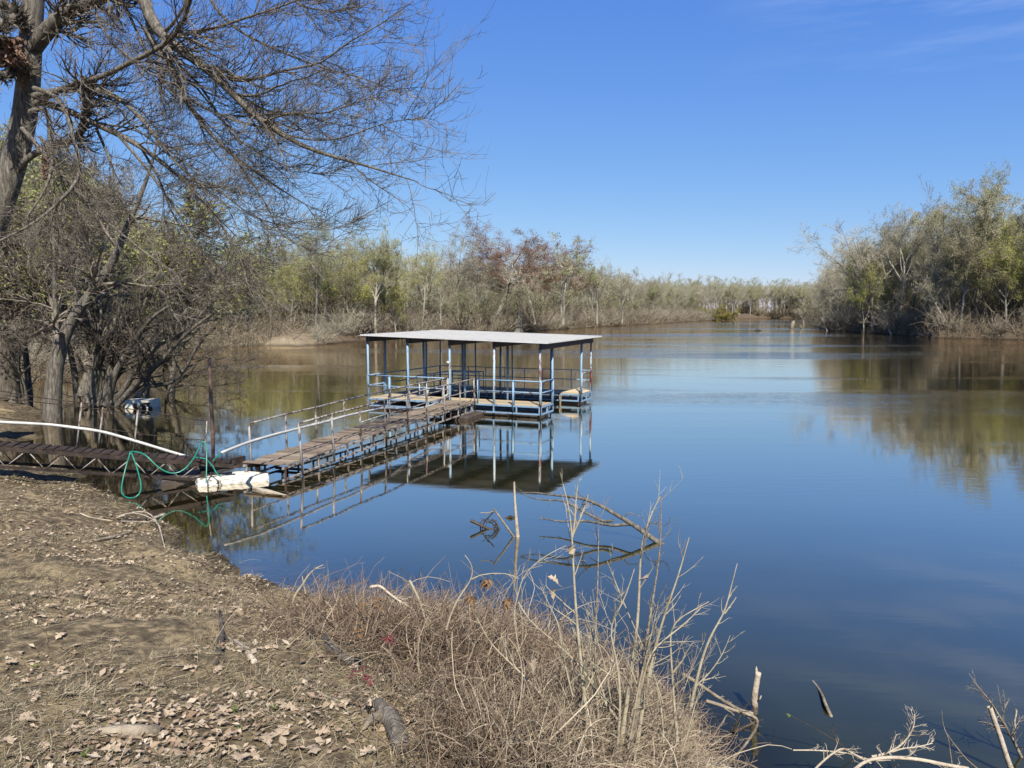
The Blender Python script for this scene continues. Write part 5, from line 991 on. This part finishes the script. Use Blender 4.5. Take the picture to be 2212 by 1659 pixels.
for i, lst in enumerate(([(630, 222), (720, 208), (800, 225), (860, 285), (890, 380)], [(630, 215), (700, 215), (790, 250), (850, 270), (885, 350)], [(650, 240), (720, 270), (790, 290), (860, 290)], [(790, 222), (750, 250), (700, 285)])):
    q = MB(); q.smooth = True; lf = [.03, .22, .3, .25, .02]; pp = [groundpt(*z5(a, b + 14 * min(j, len(lst) - 1 - j, 1)), 0) + [0, 0, lf[j] * .7] for j, (a, b) in enumerate(lst)]
    q.tubes(resample(pp, 16), np.linspace(.014, .007, 16), 6, 0, True); tag(q.build('arching_twig', 'drift_pale'), 'thin pale dead twig arching out of the mud at the near shore', 'twig', 'arching twigs on the near shore')
for (lst, rs, lab) in (([(1640, 815), (1700, 880), (1720, 960)], [.006, .006, .004], 'thin bent stick left of the curved grey branch'), ([(2, 770), (140, 690)], [.004, .003], 'thin twig lying at the left edge of the bank'), ([(1640, 1060), (1720, 1180), (1830, 1215)], [.01, .009, .006], 'dark curved stick among leaves right of centre'), ([(870, 1022), (1075, 1025)], [.004, .004], 'thin straight straw pointing at a pale oak leaf')):
    log('fallen_stick', lst, rs, lab, 'drift', .015, cat='stick')
# oak leaves one can tell apart
def oakmesh(seed):
    g = np.random.default_rng(seed); ns = 9; t_ = np.linspace(0, 1, ns); wl = np.array([.03, .10, .30, .14, .40, .16, .34, .12, .02]) * g.uniform(.85, 1.2, ns); wr = np.array([.03, .12, .26, .15, .42, .15, .30, .13, .02]) * g.uniform(.85, 1.2, ns)
    fwd = np.array([0, 0, .05, 0, .08, 0, .09, 0, 0]); curl = g.uniform(.1, .5); V = []
    for i in range(ns):
        zc = .12 * math.sin(t_[i] * 3.1) * g.uniform(.5, 1.4) ; y = t_[i] * 1.0 - .5
        V += [(-wl[i], y + fwd[i], zc + curl * wl[i] * g.uniform(.2, 1)), (0, y, zc), (wr[i], y + fwd[i], zc + curl * wr[i] * g.uniform(-.2, .8))]
    q = MB(); q.smooth = True; Q = []
    for i in range(ns - 1): Q += [(i * 3, i * 3 + 1, i * 3 + 4, i * 3 + 3), (i * 3 + 1, i * 3 + 2, i * 3 + 5, i * 3 + 4)]
    q.addq(V, Q); q.tubes([[0, -.5, 0], [.02, -.65, .01], [.0, -.78, .03]], [.015, .012, .01], 4); return q
OAK = [oakmesh(400 + i).mesh('oak_leaf', 'oak_leaf') for i in range(6)]
def oak(x, y, s, label, group, z=None, tilt=.25):
    o_ = bpy.data.objects.new('oak_leaf', OAK[rq.randrange(6)]); COL.objects.link(o_); o_.location = (x, y, (hz(x, y) if z is None else z) + .012 + s * .06); o_.scale = (s, s, s); o_.rotation_euler = (rq.uniform(-tilt, tilt), rq.uniform(-tilt, tilt), rq.uniform(0, 6.28)); tag(o_, label, 'leaf', group)
for (a, b) in ((1020, 1040), (330, 865), (340, 1070), (1130, 1440), (1440, 1430), (1520, 1390), (1210, 1265), (600, 1490), (380, 1510), (360, 1190), (740, 1130), (1690, 1490), (140, 1325), (60, 1010), (820, 985), (1280, 1530), (1360, 1000), (1860, 1230), (620, 890), (220, 760), (40, 1440), (1740, 1390), (1980, 1500), (1180, 1050), (1560, 1260)):
    g_ = groundpt(*z5(a, b)); oak(g_[0], g_[1], rq.uniform(.08, .115), 'large pale oak leaf lying on the trodden bank in the foreground', 'large oak leaves on the near bank')
x, y = polar(170, 0, 1250, 2.4, 6.5, .9)
for a, b in zip(x, y):
    if sdist(a, b)[0] > .4: oak(a, b, rq.uniform(.045, .08), 'small dry oak leaf lying on the near bank', 'small oak leaves on the near bank')
# leaf clusters
def cluster(name, c, n_, size, mat, label, stem=None, droop=.4):
    g = gf; o_ = thing(name, c, label, 'plant'); q = MB()
    for _ in range(n_):
        yaw = g.uniform(0, 6.28); d = nrm(np.array([math.cos(yaw), math.sin(yaw), g.uniform(-droop, .2)])); s = size * g.uniform(.6, 1.1); sd2 = nrm(np.cross(d, UP)); p = c + g.normal(0, size * .25, 3)
        V = [p, p + d * s * .45 + sd2 * s * .22, p + d * s + UP * (-droop * s * .5), p + d * s * .45 - sd2 * s * .22, p + d * s * .5 + UP * s * .06]; q.addt(V, [(0, 4, 1), (0, 3, 4), (1, 4, 2), (4, 3, 2)])
    q.build('foliage', mat, o_); q = MB(); q.smooth = True; base = np.array([c[0] + .02, c[1] + .03, hz(c[0], c[1])]) if stem is None else stem
    q.tubes(resample([base, (base + c) / 2 + [.02, 0, .02], c], 6), np.full(6, .003), 5); q.build('stem', 'drift', o_)
for (a, b, Y, n_, s, mt, lab) in ((1925, 1055, 4.2, 13, .05, 'red_leaf', 'dark red leafed seedling in the brambles, left of the two lowest'), (1990, 1085, 4.15, 10, .045, 'red_leaf', 'dark red leafed seedling touching the larger red one on its right'), (2095, 865, 4.9, 12, .06, 'red_leaf', 'faint dark red seedling higher in the brambles'), (1965, 695, 6.0, 9, .09, 'brown_leaf', 'drooping brown leaf cluster at the top of the brambles, left one'), (2040, 675, 6.0, 9, .09, 'brown_leaf', 'drooping brown leaf cluster at the top of the brambles, right one'), (1940, 820, 5.0, 9, .07, 'brown_leaf', 'dull brown leaf cluster just above the red seedlings')):
    cluster('seedling', P(*z5(a, b), Y), n_, s, mt, lab)
for (a, b, lab) in ((388, 700, 'highest rusty seed head over the water left of the saplings'), (312, 790, 'leftmost rusty seed head over the brambles'), (500, 805, 'rusty seed head right of the other two over the water')):
    cluster('seed_head', P(*z4(a, b), 5.4), 30, .055, 'brown_leaf', lab, P(*z4(a - 60, 960), 5.5), .9)
for (a, b, Y, lab) in ((735, 700, 4.6, 'pale lobed leaf caught on twigs left of the tallest sapling'), (740, 765, 4.6, 'small pale leaf hanging below the lobed one'), (1330, 800, 4.5, 'curled pinkish leaf caught on the slanting sapling'), (830, 545, 4.45, 'curled reddish leaf stuck on the tallest sapling'), (640, 1130, 4.5, 'dry reddish leaf lodged in the brambles'), (1205, 690, 4.5, 'small brown leaf caught between the middle saplings')):
    c = P(*z4(a, b), Y); o_ = bpy.data.objects.new('caught_leaf', OAK[rq.randrange(6)]); COL.objects.link(o_); o_.location = c; o_.scale = (.085, .085, .085); o_.rotation_euler = (rq.uniform(.5, 1.5), rq.uniform(-.5, .5), rq.uniform(0, 6)); tag(o_, lab, 'leaf')
for i, (a, b) in enumerate(((460, 1520), (1270, 1275), (1480, 1262), (1292, 1385), (190, 1035))):
    g_ = groundpt(*z5(a, b)); q = MB(); n_ = 16; ya = gf.uniform(0, 6.28, n_); h_ = gf.uniform(.025, .06, n_)
    q.tubes(np.stack([np.stack([g_[0] + np.cos(ya) * h_ * f * .5 * f, g_[1] + np.sin(ya) * h_ * f * .5 * f, g_[2] + h_ * f * (1.1 - .3 * f)], 1) for f in (0, .4, .75, 1.0)], 1), np.linspace(.004, .0012, 4)[None].repeat(n_, 0), 3)
    tag(q.build('grass_tuft', 'weed'), 'small fresh green grass tuft among dry leaves', 'grass tuft', 'green grass tufts on the near bank')
# ------------------------------------------------------------------ driftwood in the water
ys = G(*z4(1280, 512))[1]
db = thing('drift_branch', G(*z4(1280, 512)), 'big forked dead branch rising out of the calm water beyond the brush', 'branch')
q = MB(); q.smooth = True; BR = []
for lst, r0, r1 in (([(1310, 530), (1280, 508), (1200, 455), (1130, 400), (1060, 368), (990, 318), (900, 280), (820, 266), (760, 268), (690, 256), (590, 240), (568, 252)], .05, .010), ([(1150, 412), (1110, 408), (1040, 422), (980, 408), (900, 392), (830, 400), (760, 396), (665, 380)], .032, .010), ([(1040, 392), (1020, 405), (985, 400), (900, 350), (850, 330), (800, 290), (700, 288), (640, 285), (568, 252)], .028, .008), ([(880, 350), (895, 330), (880, 310), (915, 258)], .014, .006), ([(1195, 455), (1215, 410), (1250, 400), (1300, 425), (1335, 400), (1330, 375)], .010, .005), ([(820, 266), (810, 300), (840, 340), (870, 350)], .014, .008), ([(1090, 385), (1120, 350), (1200, 380)], .010, .005)):
    BR.append(limb(q, [P(*z4(a, b), ys + (1310 - a) * .0016) for a, b in lst], r0, r1, 18, 7))
b1, r1_ = spawn(gf, np.array([b_[0] for b_ in BR]), np.array([b_[1] for b_ in BR]), 4, .3, 1, 45, .14, 6, .15, (0, 0, 0), .4, .4, .3, rmin=.004, Lmax=.5); b1[:, :, 2] = np.maximum(b1[:, :, 2], -.02); q.tubes(b1, r1_, 4); q.build('branch', 'bark', db)
ys = G(*z4(553, 476))[1]; ss_ = thing('drift_stake', G(*z4(553, 476)), 'thin upright dead stake standing in the water with a slanting stick at its foot', 'stake')
q = MB(); q.smooth = True; limb(q, [P(*z4(555, 500), ys), P(*z4(552, 470), ys), P(*z4(545, 380), ys), P(*z4(538, 290), ys), P(*z4(535, 195), ys)], .042, .016, 14, 8, .7); q.build('stake', 'drift_pale', ss_)
q = MB(); q.smooth = True; limb(q, [P(*z4(540, 485), ys), P(*z4(525, 465), ys), P(*z4(480, 400), ys), P(*z4(430, 332), ys)], .022, .015, 10, 7); limb(q, [P(*z4(432, 345), ys), P(*z4(400, 355), ys), P(*z4(362, 352), ys)], .010, .007, 8, 6); q.build('slanting_stick', 'drift', ss_)
ys = G(*z4(370, 436))[1]; q = MB(); q.smooth = True; S = [limb(q, [P(*z4(a, b), ys) for a, b in l_], r0, r1, 12, 7) for l_, r0, r1 in (([(312, 392), (350, 410), (400, 436), (440, 440)], .032, .02), ([(430, 345), (410, 370), (380, 400), (370, 440)], .014, .01), ([(420, 385), (450, 410), (452, 455)], .016, .014), ([(380, 400), (420, 400), (450, 440)], .012, .008), ([(395, 380), (440, 420), (420, 450)], .010, .008))]
b1, r1_ = spawn(gf, np.array([s[0] for s in S]), np.array([s[1] for s in S]), 5, .2, 1, 50, .5, 6, .2, (0, 0, 0), .5, .4, .3, rmin=.004, Lmax=.35); q.tubes(b1, r1_, 4); tag(q.build('drift_tangle', 'drift_wet'), 'small dark knot of floating driftwood left of the upright stake', 'driftwood')
q = MB(); a, b = G(*z4(485, 380)), G(*z4(545, 380)); q.tubes([a + [0, 0, -.02], (a + b) / 2 + [0, 0, .03], b + [0, 0, -.01]], [.02, .03, .02], 6, 0, True); tag(q.build('floating_stick', 'drift_wet'), 'short dark stick floating just behind the upright stake', 'stick')
# stump stick bottom right
wb = G(*z6(468, 640)); ys = wb[1]
sp_ = thing('stump', wb, 'pale barkless snag with jagged top standing in the water, its foot wet and dark', 'snag')
q = MB(); q.smooth = True; pp = resample([P(*z6(468, 600), ys), P(*z6(462, 540), ys), P(*z6(475, 460), ys), P(*z6(487, 390), ys), P(*z6(490, 375), ys)], 12); q.tubes(pp, np.linspace(.033, .030, 12) * (1 + gf.normal(0, .04, 12)), 9, 0, True); q.tubes([P(*z6(478, 392), ys), P(*z6(478, 362), ys), P(*z6(478, 336), ys)], [.018, .014, .003], 6); q.tubes([P(*z6(490, 560), ys - .03), P(*z6(502, 545), ys - .05), P(*z6(510, 525), ys - .05)], [.010, .008, .005], 6, 0, True); q.build('dry_top', 'drift_pale', sp_)
q = MB(); q.smooth = True; q.tubes(resample([wb + [.01, 0, -.8], wb + [0, 0, 0], P(*z6(468, 598), ys)], 8), np.full(8, .034), 9, 0, True); q.build('wet_foot', 'drift_wet', sp_)
def wbranch(lst, Y, r0, r1, label, mat='drift', kids=0, seed=0, conv=z6, ratio=.3, ys=0, cat='branch', bias=None, fine=3):
    g = np.random.default_rng(seed + 900); pp = [P(*conv(a, b), Y + ys * i) for i, (a, b) in enumerate(lst)]; o_ = thing('dead_branch', pp[0], label, cat); q = MB(); q.smooth = True; S = limb(q, pp, r0, r1, 20, 7)
    if kids:
        c = MB(); b1, r1_ = spawn(g, S[0][None], S[1][None], kids, .15, 1, 42, ratio, 7, .12, (0, 0, .03), .5, .35, .3, rmin=.003, Lmax=.6, bias=bias); c.tubes(b1, r1_, 4); b2, r2_ = spawn(g, b1, r1_, fine, .2, 1, 40, .5, 5, .13, (0, 0, .03), .6, .4, .3, rmin=.002); c.tubes(b2, r2_, 3)
        if kids >= 12: c.build('twig', mat, o_)
        else: q.v += c.v; q.q += [a_ + q.n for a_ in c.q]; q.qm += c.qm
    q.build('branch', mat, o_)
wbranch([(1090, 1030), (1130, 985), (1180, 950), (1260, 930), (1400, 926), (1550, 942), (1700, 975), (1850, 1000)], 5.9, .014, .016, 'long pale arching branch along the bottom edge of the photo', 'drift_pale', 8, 1, ratio=.16)
wbranch([(1225, 922), (1290, 910), (1360, 885), (1430, 835), (1480, 770), (1505, 700), (1500, 648)], 6.0, .011, .004, 'pale twiggy branch curling up from the arching one at the bottom right', 'drift_pale', 14, 2, ratio=.35, fine=5)
wbranch([(1360, 890), (1420, 870), (1500, 862), (1560, 850), (1620, 835)], 6.0, .007, .003, 'short twiggy side branch below the curling one', 'drift_pale', 12, 3, ratio=.35)
wbranch([(860, 1000), (900, 960), (970, 900), (1040, 862), (1110, 905), (1180, 945), (1220, 965)], 6.1, .010, .006, 'pale hooked branch at the bottom edge left of the arching one', 'drift_pale', 8, 4, ratio=.3)
wbranch([(715, 880), (860, 880), (1000, 890), (1100, 905), (1200, 940)], 6.2, .006, .006, 'straight thin pale stick low over the water at the bottom', 'drift_pale', 6, 5, ratio=.2)
wbranch([(2130, 1010), (2100, 930), (2060, 800), (2020, 690), (1990, 600)], 6.3, .024, .020, 'smooth pale pole leaning at the lower right corner', 'drift_pale', 0, 6)
wbranch([(2215, 970), (2150, 830), (2090, 720), (2040, 640), (1990, 560), (1940, 500), (1880, 430)], 6.6, .016, .004, 'long twiggy branch behind the smooth pale pole at the right edge', 'drift', 16, 7, ratio=.3, fine=5)
wbranch([(1750, 1010), (1735, 900), (1718, 780), (1700, 760), (1685, 700), (1678, 620)], 6.2, .006, .002, 'thin upright twig left of the smooth pale pole', 'drift', 0, 8)
wbranch([(1910, 1000), (1850, 950), (1790, 880), (1740, 815), (1718, 778)], 6.2, .007, .003, 'thin slanting twig meeting the upright one', 'drift', 4, 9, ratio=.2)
wbranch([(2155, 740), (2150, 690), (2160, 650), (2162, 615)], 6.6, .007, .009, 'short knobbly twig at the far right edge', 'drift_pale', 0, 10)
wbranch([(0, 385), (90, 440), (180, 505), (280, 570), (370, 620), (455, 642)], 6.2, .016, .012, 'dark branch running from the brambles to the snag, upper of two', 'drift', 5, 11, ratio=.15)
wbranch([(150, 560), (240, 585), (340, 625), (430, 650), (500, 668), (492, 710), (440, 800), (370, 890), (290, 975)], 6.0, .015, .010, 'bent branch passing the foot of the snag and dropping to the bottom edge', 'drift', 8, 12, ratio=.15)
wbranch([(270, 810), (360, 750), (430, 715), (480, 695)], 6.3, .020, .014, 'dark wet branch lying behind the bent one at the snag', 'drift_wet', 6, 13, ratio=.4)
wbranch([(330, 760), (370, 660), (430, 565)], 6.6, .010, .005, 'dark wet branch rising left of the snag', 'drift_wet', 4, 14, ratio=.3)
wbranch([(1110, 905), (1000, 825), (850, 735), (760, 690), (700, 655)], 6.6, .006, .003, 'thin green tipped twig reaching out over the water', 'drift_wet', 2, 15, ratio=.2)
c = MB(); p0 = P(*z6(700, 655), 6.6); 
for d_ in ((-.03, 0, .012), (-.02, 0, -.012), (-.025, .0, 0.0)): c.tubes([p0, p0 + np.array(d_) * .8, p0 + np.array(d_) * 1.4], [.003, .008, .001], 5)
tag(c.build('leaf_bud', 'weed'), 'bright green opening bud at the tip of the dark twig', 'bud')
w0 = [G(*z6(a, b), z_) for a, b, z_ in ((790, 402, -.03), (840, 425, -.01), (880, 480, .0), (908, 530, .03), (925, 585, .05), (948, 630, .02), (975, 690, -.03), (992, 760, -.08))]
q = MB(); q.smooth = True; q.tubes(resample(w0, 20), np.linspace(.010, .020, 20), 7); tag(q.build('sunken_branch', 'drift'), 'curved sunken branch with only its back above the water', 'branch')
